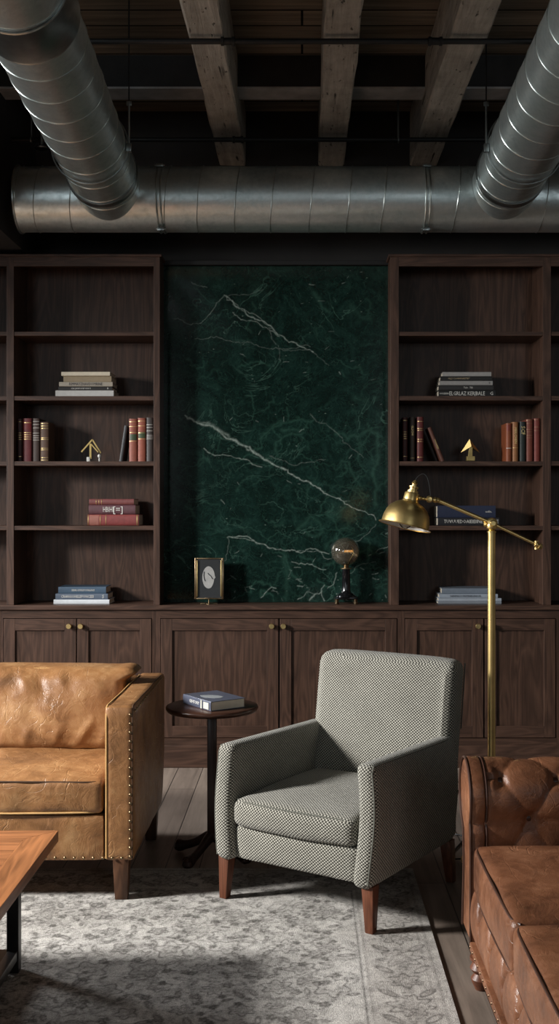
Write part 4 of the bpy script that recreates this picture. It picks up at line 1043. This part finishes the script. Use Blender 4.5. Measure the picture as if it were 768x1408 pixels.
# ------------------------------------------------------------------ grey armchair (local frame: x right, y back)
ch = thing('armchair', 'grey basket-weave fabric armchair with tapered wooden legs on the rug', 'armchair', (-.0425, 3.965, 0), (0, 0, math.radians(-32.8)))
W2_ = .35
def armf(s):
    def fn(x, y, z, e):
        # slimmer towards the bottom front, flaring scroll at the top
        k = max(0, min(1, (z-.18)/.40)); sgn = s
        flare = .012*math.sin((k-.15)*PI*1.2)
        dx = s*(flare-.006)
        dz = -.012*max(0, min(1, (y-.0)/.6))*k
        dy = -.010*math.cos(k*PI*1.1)*max(0, 1-y/.2)
        return (dx, dy, dz)
    return fn
for s in (-1, 1):
    bm = bmesh.new(); soft_box(bm, (s*(W2_-.040), .345, .383), (.080, .70, .436), .032, (10, 34, 26), armf(s))
    obj('arm', bm, 'basket_weave', ch, local=True, uv=True)
    # stitched welt on the outer front edge of the arm
    bm = bmesh.new(); pts = []
    for j in range(40):
        z = .185+.385*j/39; x = s*(W2_-.012); y = .004; o_ = armf(s)(x, y, z, None); pts.append((x+o_[0], y+o_[1]-.001, z))
    for j in range(36):
        y = .01+.60*j/35; x = s*(W2_-.012); z = .594; o_ = armf(s)(x, y, z, None); pts.append((x+o_[0], y+o_[1]+.006, z+o_[2]-.002))
    tube(bm, pts, .0035, 8); obj('arm_piping', bm, 'grey_piping', ch, local=True)
    pts = []; rad = []
    for j in range(0, 39*6):
        z = .187+.385*j/(39*6); x = s*(W2_-.0215); o_ = armf(s)(x, -.0025, z, None)
        pts.append((x+o_[0]+s*.0035, o_[1]+.0005, z)); rad.append(.0007 if j % 6 in (0, 1) else .0019)
    obj('stitching', tube(bmesh.new(), pts, rad, 6), 'stitch_thread', ch, local=True)
def backf(x, y, z, e):
    k = (z-.165)/.72
    return (x*.0*k, .13*max(0, z-.35)*1.15+(.006 if abs(x) < .3 else 0), -.012*(abs(x)/.35)**4*(1 if z > .8 else 0))
bm = bmesh.new(); soft_box(bm, (.014, .662, .525), (.645, .125, .72), .042, (36, 8, 34), backf, puff=(0, .018, 0)); obj('backrest', bm, 'basket_weave', ch, local=True, uv=True)
bm = bmesh.new(); pts = []
for s in (1,):
    for j in range(30):
        z = .60+.262*j/29; o_ = backf(.35, .68, z, None); pts.append((.330, .717+o_[1], z))
tube(bm, pts, .003, 6); obj('back_piping', bm, 'grey_piping', ch, local=True)
bm = bmesh.new(); soft_box(bm, (0, .32, .235), (.545, .59, .135), .022, (28, 24, 8), puff=(0, .012, 0)); obj('seat_frame', bm, 'basket_weave', ch, local=True, uv=True)
def cushf(x, y, z, e):
    return (0, -.010*math.cos(x/.27*PI/2), .012*(y-.25) + .003*noise.noise(Vector((x*5, y*5, z*5))))
bm = bmesh.new(); soft_box(bm, (0, .30, .352), (.532, .60, .096), .030, (36, 36, 10), cushf, puff=(0, .008, .028)); obj('seat_cushion', bm, 'basket_weave', ch, local=True, uv=True)
for zc in (.392, .314):
    pts = []
    for j in range(60):
        u = j/59; x = -.258+.516*u; pts.append((x, .010+.004-.018*math.sin(PI*u)-.001+.02*(abs(u-.5)*2)**14, zc+.003*math.sin(PI*u)))
    obj('cushion_piping', tube(bmesh.new(), pts, .0032, 8), 'grey_piping', ch, local=True)
for (x, y, splx, sply) in ((-.312, .035, -.3, -.3), (.312, .035, .3, -.3), (-.312, .66, -.3, 1.2), (.312, .66, .3, 1.2)):
    bm = bmesh.new(); t_ = bmesh.new(); top = .175; bot = RT+.0005 if not (x > 0 and y > .3) else .0006
    a = [t_.verts.new((x+sx*.024, y+sy*.024, top)) for sx, sy in ((-1, -1), (1, -1), (1, 1), (-1, 1))]
    b_ = [t_.verts.new((x+splx*.02+sx*.0155, y+sply*.02+sy*.0155, bot)) for sx, sy in ((-1, -1), (1, -1), (1, 1), (-1, 1))]
    t_.faces.new(a); t_.faces.new(b_)
    for k in range(4): t_.faces.new((a[k], a[(k+1) % 4], b_[(k+1) % 4], b_[k]))
    bmesh.ops.recalc_face_normals(t_, faces=t_.faces); bmesh.ops.bevel(t_, geom=t_.edges[:], offset=.0025, segments=2, profile=.5, affect='EDGES')
    join(bm, t_); obj('leg', bm, 'leg_wood', ch, local=True)

# ------------------------------------------------------------------ tan leather sofa
SX1 = -.636; SX0 = SX1-2.15; SY0 = 4.125; SY1 = 5.06; AT = .745
sf = thing('leather_sofa', 'tan leather sofa with nailhead trim on the left of the rug', 'sofa', ((SX0+SX1)/2, (SY0+SY1)/2, 0))
def wr(p, sc, a): return a*noise.noise(Vector(p)*sc)
def sofarm(x0, x1):
    def fn(x, y, z, e):
        bulge = .004*math.sin((z-.15)*5)
        back = max(0, (y-4.75)/.3)
        # rear lower edge sweeps in
        dy = -.10*max(0, (.42-z)/.27)**1.5*max(0, (y-4.5)/.55)
        dz = .0
        return (wr((x, y, z), 6, .003), dy+0, dz+wr((x, y, z), 5, .003)-.012*max(0, (y-4.13)/.9))
    bm = bmesh.new(); soft_box(bm, ((x0+x1)/2, (SY0+SY1)/2, (.158+AT)/2), (x1-x0, SY1-SY0, AT-.158), .018, (8, 40, 30), fn)
    return bm
obj('arm', sofarm(SX1-.112, SX1), 'tan_leather', sf); obj('arm', sofarm(SX0, SX0+.112), 'tan_leather', sf)
bm = bmesh.new(); soft_box(bm, ((SX0+SX1)/2, 4.50, .246), (SX1-SX0-.226, .74, .176), .014, (60, 12, 8), lambda x, y, z, e: (0, wr((x, y, z), 5, .004), 0)); obj('seat_base', bm, 'tan_leather', sf)
bm = bmesh.new(); soft_box(bm, ((SX0+SX1)/2, 4.97, .445), (SX1-SX0-.226, .16, .575), .03, (50, 8, 20), lambda x, y, z, e: (0, 0, wr((x, y, z), 5, .004))); obj('back_frame', bm, 'tan_leather', sf)
# seams and welt on right arm front
def armpipe(x, mat='tan_seam', r=.0028):
    pts = [(x, SY0-.0005+.002, .17+.56*j/20) for j in range(20)]+[(x, SY0+.004+.012, AT-.004)]
    pts += [(x, SY0+.03+.86*j/20, AT+.0005-.012*(.86*j/20)/.9+wr((x, SY0+.03+.86*j/20, AT), 5, .003)) for j in range(20)]
    return tube(bmesh.new(), pts, r, 6)
for x in (SX1-.104, SX0+.104): obj('arm_welt', armpipe(x, r=.0035), 'tan_piping', sf)
for x in (SX1-.006, SX0+.006): obj('arm_seam', armpipe(x), 'tan_seam', sf)
# nailheads
nm = None; nbm = bmesh.new(); lathe(nbm, [(.0001, -.0045), (.003, -.004), (.0052, -.0018), (.006, 0), (.0, .0002)], 12)
npts = []
for x in (SX1-.013, SX0+.013):
    for j in range(17): npts.append((x, SY0-.0005, .178+j*.0335, 'F'))
j = 0; xx = SX1-.045
while xx > SX0+.02 and len(npts) < 68: npts.append((xx, (SY0-.0005) if xx > SX1-.11 or xx < SX0+.11 else 4.127, .172, 'F')); xx -= .036
for j in range(20): npts.append((SX1-.0005+.001, SY0+.03+j*.043, .725, 'S'))
nobj = None
for (x, y, z, k) in npts:
    M = Tm(x, y, z) @ (R(-PI/2, 'X') if k == 'F' else R(PI/2, 'Y') @ R(PI, 'X'))
    M = wm(sf).inverted() @ M
    if nobj is None:
        o = obj('nailhead', nbm, 'old_brass', sf, local=True); nobj = o
    else:
        o = nobj.copy(); C.objects.link(o); o.parent = sf
    o.matrix_local = M
def seatc(x, y, z, e):
    f = max(0, -e[1]) if e else 0
    return (0, .004*noise.noise(Vector((x*16, y*3, z*5)))*(1 if y < 4.3 else .3), .005*noise.noise(Vector((x*6, y*7, z)))+.0035*noise.noise(Vector((x*18, y*16, z))))
cw = (SX1-SX0-.230)/2
for i in range(2):
    cxx = SX0+.115+cw*(i+.5)
    bm = bmesh.new(); soft_box(bm, (cxx, 4.435, .402), (cw-.006, .62, .124), .018, (60, 40, 10), seatc, puff=(0, .006, .020))
    c = obj('seat_cushion', bm, 'tan_leather', sf)
    for zc, mt in ((.457, 'tan_seam'), (.344, 'tan_piping')):
        bm = bmesh.new(); pts = []
        for j in range(50):
            u = j/49; pts.append((cxx-cw/2+.012+(cw-.024)*u, 4.1285+.02*(abs(u-.5)*2)**20-.004*math.sin(PI*u), zc+.004*math.sin(PI*u)*(1 if zc > .4 else -1)))
        tube(bm, pts, .0042 if zc < .4 else .0032, 8); obj('piping', bm, mt, c)
def backc(cxx):
    def fn(x, y, z, e):
        u = (x-cxx)/(cw/2); v = (z-.63)/.2
        lean = .16*(z-.47)
        # radiating creases from lower edge and corners
        f = 1 if (e and e[1] < -.0) or y < 4.68 else 0
        cr = 0
        for (a, b, L, w, amp) in CR:
            # crease segment in (x offset from right end, z)
            px_, pz_ = x-(cxx+cw/2), z
            dx, dz = b[0]-a[0], b[1]-a[1]; tt = max(0, min(1, ((px_-a[0])*dx+(pz_-a[1])*dz)/(dx*dx+dz*dz))); D = math.hypot(px_-a[0]-tt*dx, pz_-a[1]-tt*dz)/1.5
            cr += .55*amp*math.exp(-(D/w)**2)*math.sin(PI*min(1, .15+tt*.85))
        yy = f*(-cr)+.012*noise.noise(Vector((x*4, z*4, 3)))*f+.006*noise.noise(Vector((x*12, z*9, 3)))*f
        corner = .018*max(0, abs(u)-.82)/.18*max(0, v)  # pointed upper corners
        ov = .055*u**3*max(0, min(1, (z-.748)/.03))
        return (ov, lean+yy, .6*corner+.006*noise.noise(Vector((x*5, 1, 0)))*(1 if v > .8 else 0))
    return fn
CR = [((-.20, .50), (-.12, .62), 0, .012, .014), ((-.30, .49), (-.26, .60), 0, .012, .010), ((-.42, .50), (-.40, .58), 0, .014, .012), ((-.10, .50), (-.05, .60), 0, .012, .012), ((-.38, .79), (-.34, .68), 0, .012, -.012), ((-.46, .80), (-.40, .70), 0, .012, .012), ((-.30, .80), (-.25, .72), 0, .014, .012), ((-.55, .50), (-.53, .60), 0, .014, -.012), ((-.16, .78), (-.06, .66), 0, .02, .01), ((-.60, .70), (-.48, .62), 0, .03, -.012)]
for i in range(2):
    cxx = SX0+.115+cw*(i+.5)-(.0 if i else 0)
    bm = bmesh.new(); soft_box(bm, (cxx, 4.735, .632), (cw-.012, .215, .335), .045, (90, 12, 60), backc(cxx), puff=(0, .045, .012))
    c = obj('back_cushion', bm, 'tan_leather', sf)
    bm = bmesh.new(); pts = []; fnb = backc(cxx)
    for j in range(60):
        u = j/59; x = cxx-cw/2+.02+(cw-.04)*u; o_ = fnb(x, 4.66, .795, None); pts.append((x, 4.66+o_[1]*0+.055, .790+o_[2]+.012*math.sin(PI*u)))
    tube(bm, pts, .0042, 8); obj('piping', bm, 'tan_piping', c)
for (x, y) in ((SX1-.05, SY0+.035), (SX0+.05, SY0+.035), (SX1-.045, SY1-.13), (SX0+.045, SY1-.13)):
    bm = bmesh.new(); t_ = bmesh.new(); bot = RT+.0006 if y < 4.5 else .0006
    a = [t_.verts.new((x+sx*.031, y+sy*.031, .170)) for sx, sy in ((-1, -1), (1, -1), (1, 1), (-1, 1))]
    b_ = [t_.verts.new((x+sx*.0235, y+sy*.0235, bot)) for sx, sy in ((-1, -1), (1, -1), (1, 1), (-1, 1))]
    t_.faces.new(a); t_.faces.new(b_)
    for k in range(4): t_.faces.new((a[k], a[(k+1) % 4], b_[(k+1) % 4], b_[k]))
    bmesh.ops.recalc_face_normals(t_, faces=t_.faces); bmesh.ops.bevel(t_, geom=t_.edges[:], offset=.002, segments=2, profile=.5, affect='EDGES'); join(bm, t_)
    obj('leg', bm, 'sofa_leg', sf)

# ------------------------------------------------------------------ coffee table
TX1, TYB = -.790, 3.54; TX0, TYA = -1.95, 2.2
t = thing('coffee_table', 'wooden coffee table with black steel base at the left edge', 'coffee table', ((TX0+TX1)/2, (TYA+TYB)/2, RT))
bm = bmesh.new(); box(bm, TX0+.09, TX1-.09, TYA+.09, TYB-.09, .418, .4498); obj('tabletop', bm, 'table_wood', t, smooth=False)
for a, b in ((TX1, -1), (TX0, 1)):
    obj('side_border', prism(bmesh.new(), [(a, TYA), (a, TYB), (a+b*.09, TYB-.09), (a+b*.09, TYA+.09)], .415, .45, 'XY', bev=.0012), 'table_border', t, smooth=False)
for a, b in ((TYB, -1), (TYA, 1)):
    obj('end_border', prism(bmesh.new(), [(TX0, a), (TX1, a), (TX1-.09, a+b*.09), (TX0+.09, a+b*.09)], .415, .45, 'XY', bev=.0012), 'table_wood', t, smooth=False)
lxr = PX(27, 3.57)
for x in (lxr, TX0+(TX1-lxr)):
    for y in (3.50, TYA+.06):
        bm = bmesh.new(); box(bm, x-.019, x+.019, y-.019, y+.019, RT+.0005, .415, bev=.002); obj('leg', bm, 'black_metal', t)
bm = bmesh.new(); box(bm, TX0+(TX1-lxr)+.02, lxr-.0195, TYA+.05, 3.515, .055, .075, bev=.002); obj('lower_shelf', bm, 'black_metal', t)
for x in (lxr, TX0+(TX1-lxr)):
    for a in (.052, .383): obj('side_rail', B(x-.016, x+.016, TYA+.08, 3.48, a, a+.031, bev=.002), 'black_metal', t)

# ------------------------------------------------------------------ chesterfield sofa
CX = .540; AY0, AY1 = 3.455, 3.745; SLEN0 = 1.55
cs = thing('chesterfield_sofa', 'chestnut brown button-tufted leather sofa with rolled arm at the right', 'sofa', (1.0, 2.6, 0))
# arm profile (y offset from inner face at 0 going away, z)
def arm_profile():
    pts = []
    for j in range(14): pts.append((.0-.0, .30+.205*j/13))
    cy, cz, r = .105, .558, .116
    a0 = math.radians(205); a1 = math.radians(-75)
    for j in range(34):
        a = a0+(a1-a0)*j/33; pts.append((cy+r*math.cos(a), cz+r*math.sin(a)))
    return pts
prof = arm_profile()
def arc(pr):
    s = [0]
    for a, b in zip(pr, pr[1:]): s.append(s[-1]+math.hypot(b[0]-a[0], b[1]-a[1]))
    return s
ars = arc(prof)
def tuft(u, v, pu=.178, pv=.12):
    """pillow height for a diamond button lattice, 0 at folds"""
    a = (u/pu+v/(2*pv)); b = (u/pu-v/(2*pv))
    fa = abs(math.sin(PI*a)); fb = abs(math.sin(PI*b))
    return (fa**.34*.5+fb**.34*.5)*min(1, (fa+fb)*1.2)
def tufted_roll(x0, x1, U0, V0, nx_, along, amp=.023, face=1):
    """rolled tufted pad swept along `along` ('X' arm or 'Y' back)"""
    t_ = bmesh.new(); rows = []
    n = len(prof)
    # resample profile finely
    S = ars[-1]; m = 90; P2 = []
    for k in range(m+1):
        s = S*k/m; i = max(i for i in range(n-1) if ars[i] <= s+1e-9); f = (s-ars[i])/(ars[i+1]-ars[i]); P2.append((prof[i][0]+(prof[i+1][0]-prof[i][0])*f, prof[i][1]+(prof[i+1][1]-prof[i][1])*f, s))
    for i in range(nx_+1):
        x = x0+(x1-x0)*i/nx_; row = []
        edge = min(1, min(x-x0, x1-x)/.05)
        edge = math.sqrt(max(0, 1-(1-edge)**2))
        for k in range(m+1):
            y, z, s = P2[k]; a = P2[max(0, k-1)]; b = P2[min(m, k+1)]; ty, tz = b[0]-a[0], b[1]-a[1]; L_ = math.hypot(ty, tz); ny_, nz_ = -tz/L_, ty/L_
            # fade tufting: folds run out onto the top as pleats
            h = tuft(x-U0, s-V0)
            if along == 'X':
                # between the scroll and the first button: one horizontal pleat instead of diamonds
                q_ = max(0, min(1, (U0-x)/.035)); q_ = q_*q_*(3-2*q_)
                h = h*(1-q_)+q_*(1-.75*math.exp(-((s-V0)/.009)**2))
            fade = 1 if s < .60 else max(0, 1-(s-.60)/.12)
            if s > V0+.005+.12*0 and False: pass
            d = amp*(h-.75)*fade
            d += -.02*(1-edge)
            row.append((x, y+ny_*d, z+nz_*d))
        rows.append(row)
    vs = [[t_.verts.new(p) for p in row] for row in rows]
    for a, b in zip(vs, vs[1:]):
        for k in range(m): t_.faces.new((a[k], a[k+1], b[k+1], b[k]))
    # close ends and underside
    for r_ in (vs[0], vs[-1]):
        c0 = t_.verts.new((r_[0].co.x, .16, .30)); t_.faces.new(r_+[c0])
    bmesh.ops.recalc_face_normals(t_, faces=t_.faces)
    return t_
V0 = None
# arc length of measured button rows: row1 at y=1079, row2 at y=1131 on the inner face
def arc_at_z(z):
    for (p, s) in zip(prof, ars):
        if p[1] >= z: return s
zr1 = 1.5-(1079-697)*3.44/F; zr2 = 1.5-(1131-697)*3.46/F
s1 = arc_at_z(zr1); s2 = arc_at_z(zr2); pv = s1-s2
def tuft_arm(u, v): return tuft(u, v, .178, pv)
_t = tuft
tuft = lambda u, v, pu=.178, pv_=pv: _t(u, v, .178, pv)
XB = PX(693, 3.42)
M0 = Tm(0, AY0+.012, 0)
bm = bmesh.new(); join(bm, tufted_roll(CX+.025, 1.50, XB, s1, 150, 'X'), M0); obj('rolled_arm', bm, 'chestnut_leather', cs)
def buttons(lst, parent, nm='button'):
    first = None
    for p, d in lst:
        q = Vector(d).to_track_quat('Z', 'Y').to_matrix().to_4x4(); M = wm(parent).inverted() @ Matrix.Translation(p) @ q
        if first is None:
            b_ = bmesh.new(); lathe(b_, [(0, .006), (.007, .005), (.0115, .001), (.012, -.003), (0, -.006)], 16)
            o = obj(nm, b_, 'chestnut_piping', parent, local=True); first = o
        else: o = first.copy(); C.objects.link(o); o.parent = parent
        o.matrix_local = M
bl = []
def prof_at(s):
    i = max(i for i in range(len(prof)-1) if ars[i] <= s+1e-9); f = (s-ars[i])/(ars[i+1]-ars[i]); a, b = prof[i], prof[i+1]
    L_ = math.hypot(b[0]-a[0], b[1]-a[1]); return a[0]+(b[0]-a[0])*f, a[1]+(b[1]-a[1])*f, -(b[1]-a[1])/L_, (b[0]-a[0])/L_
for r_ in range(-1, 3):
    s = s1+r_*pv
    if s < .02 or s > .62: continue
    y, z, ny_, nz_ = prof_at(s)
    for i in range(-1, 6):
        x = XB+(i+(0 if r_ % 2 == 0 else .5))*.178
        if CX+.06 < x < 1.42: bl.append(((x, AY0+.012+y-ny_*.018, z-nz_*.018), (0, ny_, nz_)))
buttons(bl, cs)
# arm core below the roll (outer side) and front scroll panel
bm = bmesh.new(); soft_box(bm, ((CX+.03+1.50)/2, AY0+.145, .30), (1.50-CX-.03, .20, .40), .015, (20, 6, 10)); obj('arm_core', bm, 'chestnut_leather', cs)
def scroll_poly(grow=0.0):
    pts = [(-.012-grow, .112), (-.012-grow, .30)]
    pts += [(-.012-grow, .30+.165*j/6) for j in range(1, 7)]
    cy, cz, r = .105, .558, .124+grow
    for j in range(26):
        a = math.radians(212)+(math.radians(-62)-math.radians(212))*j/25; pts.append((cy+r*math.cos(a), cz+r*math.sin(a)))
    pts += [(.150+grow, .44), (.138+grow, .36), (.142+grow, .28), (.16+grow, .18), (.168+grow, .112)]
    return pts
bm = bmesh.new(); sp = [(AY0+.012+p[0], p[1]) for p in scroll_poly(0)]
prism(bm, sp, CX-.004, CX+.04, 'YZ', bev=.006); obj('scroll_panel', bm, 'chestnut_leather', cs, angle=50)
bm = bmesh.new(); tube(bm, [(CX-.006, AY0+.012+p[0]*1.0, p[1]) for p in scroll_poly(-.003)], .0045, 8); obj('scroll_piping', bm, 'chestnut_piping', cs)
bm = bmesh.new(); tube(bm, [(CX+.045, AY0+.012+p[0], p[1]) for p in scroll_poly(-.004)[2:30]], .004, 8); obj('arm_piping', bm, 'chestnut_piping', cs)
# near arm and back (mostly outside the frame)
bm = bmesh.new(); join(bm, tufted_roll(CX+.025, 1.50, XB, s1, 60, 'X'), Tm(0, SLEN0+.04, 0) @ Matrix.Scale(-1, 4, (0, 1, 0))); bmesh.ops.reverse_faces(bm, faces=bm.faces); obj('rolled_arm', bm, 'chestnut_leather', cs)
bm = bmesh.new(); soft_box(bm, ((CX+1.50)/2, SLEN0-.10, .30), (1.50-CX, .20, .40), .015, (20, 6, 10)); obj('arm_core', bm, 'chestnut_leather', cs)
bm = bmesh.new(); join(bm, tufted_roll(-1.9, 0.02, 0, s1, 160, 'Y'), Tm(1.25, 3.46, 0) @ Matrix(((0, 1, 0, 0), (1, 0, 0, 0), (0, 0, 1, 0), (0, 0, 0, 1)))); bmesh.ops.reverse_faces(bm, faces=bm.faces); obj('rolled_back', bm, 'chestnut_leather', cs)
bm = bmesh.new(); soft_box(bm, (1.41, 2.55, .30), (.2, 1.95, .40), .015, (6, 20, 10)); obj('back_core', bm, 'chestnut_leather', cs)
# seat cushions
cuts = [3.462, 2.815, 2.17, SLEN0+.03]
def ccf(x, y, z, e):
    return (.003*noise.noise(Vector((x*6, y*9, z*8))), 0, .004*noise.noise(Vector((x*7, y*7, 2))))
for i in range(3):
    ya, yb = cuts[i+1], cuts[i]; zc = .352
    bm = bmesh.new(); soft_box(bm, ((CX+.002+1.27)/2, (ya+yb)/2, zc), (1.27-CX-.002, yb-ya-.002, .150), .024, (40, 40, 12), ccf, puff=(.010, 0, .024))
    c = obj('seat_cushion', bm, 'chestnut_leather', cs)
    bm = bmesh.new()
    for z2 in (zc+.067, zc-.067):
        pts = []
        for j in range(40):
            u = j/39; dx = -.006*math.sin(PI*u)+.018*(abs(u-.5)*2)**16; pts.append((CX+.008+dx, ya+.006+(yb-ya-.012)*u, z2+(.006*math.sin(PI*u) if z2 > zc else -.004*math.sin(PI*u))))
        tube(bm, pts, .004, 8)
    obj('piping', bm, 'chestnut_piping', c)
# tufted front rail
t_ = bmesh.new(); rows = []; ny_, nz_ = 260, 30; ya, yb = SLEN0+.02, 3.455; z0, z1 = .125, .287
byl = []; y = 3.32
while y > ya+.05: byl.append(y); y -= .2
for i in range(ny_+1):
    yy = ya+(yb-ya)*i/ny_; row = []
    for k in range(nz_+1):
        zz = z0+(z1-z0)*k/nz_; u = (yy-3.32)/.2; v = (zz-.213)
        # pleats: vertical fold below button, curved fold above between buttons
        du = u-round(u)
        f1 = math.exp(-(du*.2/.008)**2)*(1 if v < 0 else math.exp(-(v/.02)**2))
        curv = abs(du)*.2-(v*.55)
        f2 = math.exp(-(curv/.009)**2)*(1 if v > 0 else 0)
        pil = .020*(1-(2*abs(du)-1)**2*0)*math.sqrt(max(0, 1-((zz-(z0+z1)/2)/((z1-z0)/2))**2))
        bt_ = math.exp(-((du*.2)**2+v*v)/.00025)
        row.append(t_.verts.new((CX+.012-pil+.012*f1+.010*f2*(1-f1)+.012*bt_, yy, zz)))
    rows.append(row)
for a, b in zip(rows, rows[1:]):
    for k in range(nz_): t_.faces.new((a[k], a[k+1], b[k+1], b[k]))
q = [t_.verts.new((CX+.10, ya, z0)), t_.verts.new((CX+.10, ya, z1)), t_.verts.new((CX+.10, yb, z1)), t_.verts.new((CX+.10, yb, z0))]
t_.faces.new(rows[0]+[q[1], q[0]]); t_.faces.new(rows[-1]+[q[2], q[3]]); t_.faces.new([r_[-1] for r_ in rows]+[q[2], q[1]]); t_.faces.new([r_[0] for r_ in rows]+[q[3], q[0]]); t_.faces.new(q)
bmesh.ops.recalc_face_normals(t_, faces=t_.faces); bm = bmesh.new(); join(bm, t_); obj('tufted_rail', bm, 'chestnut_leather', cs)
buttons([((CX+.012, y, .213), (-1, 0, 0)) for y in byl], cs)
bm = bmesh.new(); soft_box(bm, (.985, 2.50, .195), (.70, 1.86, .14), .01, (8, 20, 4)); obj('seat_base', bm, 'chestnut_leather', cs)
bm = bmesh.new(); box(bm, CX-.010, CX+.06, SLEN0+.02, 3.455, .094, .124, bev=.005); obj('bottom_border', bm, 'chestnut_leather', cs)
bm = bmesh.new(); lathe(bm, [(.0001, -.003), (.003, -.0026), (.0045, -.001), (.005, 0), (.0, .0002)], 10); nobj = None
for j in range(38):
    M = wm(cs).inverted() @ Tm(CX-.0105, 3.44-j*.049, .113) @ R(PI/2, 'Y') @ Matrix.Identity(4)
    if nobj is None: o = nobj = obj('nailhead', bm, 'dark_nail', cs, local=True)
    else: o = nobj.copy(); C.objects.link(o); o.parent = cs
    o.matrix_local = M
for (x, y) in ((CX+.018, 3.395), (CX+.05, SLEN0+.05), (1.42, 3.50), (1.42, SLEN0+.05)):
    bm = bmesh.new(); lathe(bm, [(0, .0006), (.020, .0006), (.024, .010), (.030, .022), (.033, .034), (.026, .044), (.022, .050), (.030, .056), (.036, .066), (.030, .078), (.026, .084), (.036, .092), (.036, .100), (0, .100)], 24, Tm(x, y, 0)); obj('turned_foot', bm, 'leg_wood', cs)

# ------------------------------------------------------------------ light
def area(name, loc, target, sx, sy, watts, color, spread=180):
    l = bpy.data.lights.new(name, 'AREA'); l.shape = 'RECTANGLE'; l.size = sx; l.size_y = sy; l.energy = watts; l.color = color; l.spread = math.radians(spread)
    o = bpy.data.objects.new(name, l); C.objects.link(o); o.location = loc
    o.rotation_euler = (Vector(target)-Vector(loc)).to_track_quat('-Z', 'Y').to_euler(); return o
area('daylight_window_1', (WX0-.05, 3.1, 2.55), (-.5, 4.0, .05), .55, .7, 146, (1.0, .98, .95), 98)
area('daylight_window_2', (WX0-.05, 5.62, 2.3), (-.6, 5.5, .0), .7, 1.4, 45, (.95, .97, 1.0), 80)
area('fill_lamp_3', (-3.2, WY0-.05, 2.4), (-1.0, 5.5, 2.4), 1.5, 2.0, 21, (.88, .96, 1.0), 140)  # fill lamp added behind the camera for duct highlights and front light
area('fill_lamp_4', (2.5, WY0-.05, 2.7), (.8, 5.5, 3.2), 1.5, 1.5, 11, (.88, .96, 1.0), 120)  # second added fill for the ducts, set clear of the marble's reflection
w = bpy.data.worlds.new('world'); bpy.context.scene.world = w; w.use_nodes = True
w.node_tree.nodes['Background'].inputs[0].default_value = (.6, .7, .8, 1); w.node_tree.nodes['Background'].inputs[1].default_value = .15

# ------------------------------------------------------------------ camera
cam = bpy.data.cameras.new('camera'); co = bpy.data.objects.new('camera', cam); C.objects.link(co)
co.location = (0, 0, H); co.rotation_euler = (PI/2, 0, 0); cam.sensor_fit = 'AUTO'; cam.sensor_width = 36; cam.lens = 36*F/1408
cam.shift_x = -31/1408; cam.shift_y = -7/1408; cam.clip_start = .05
s = bpy.context.scene; s.camera = co
s.view_settings.view_transform = 'Standard'; s.view_settings.look = 'None'; s.view_settings.gamma = 1; s.view_settings.use_curve_mapping = False; s.view_settings.exposure = .1
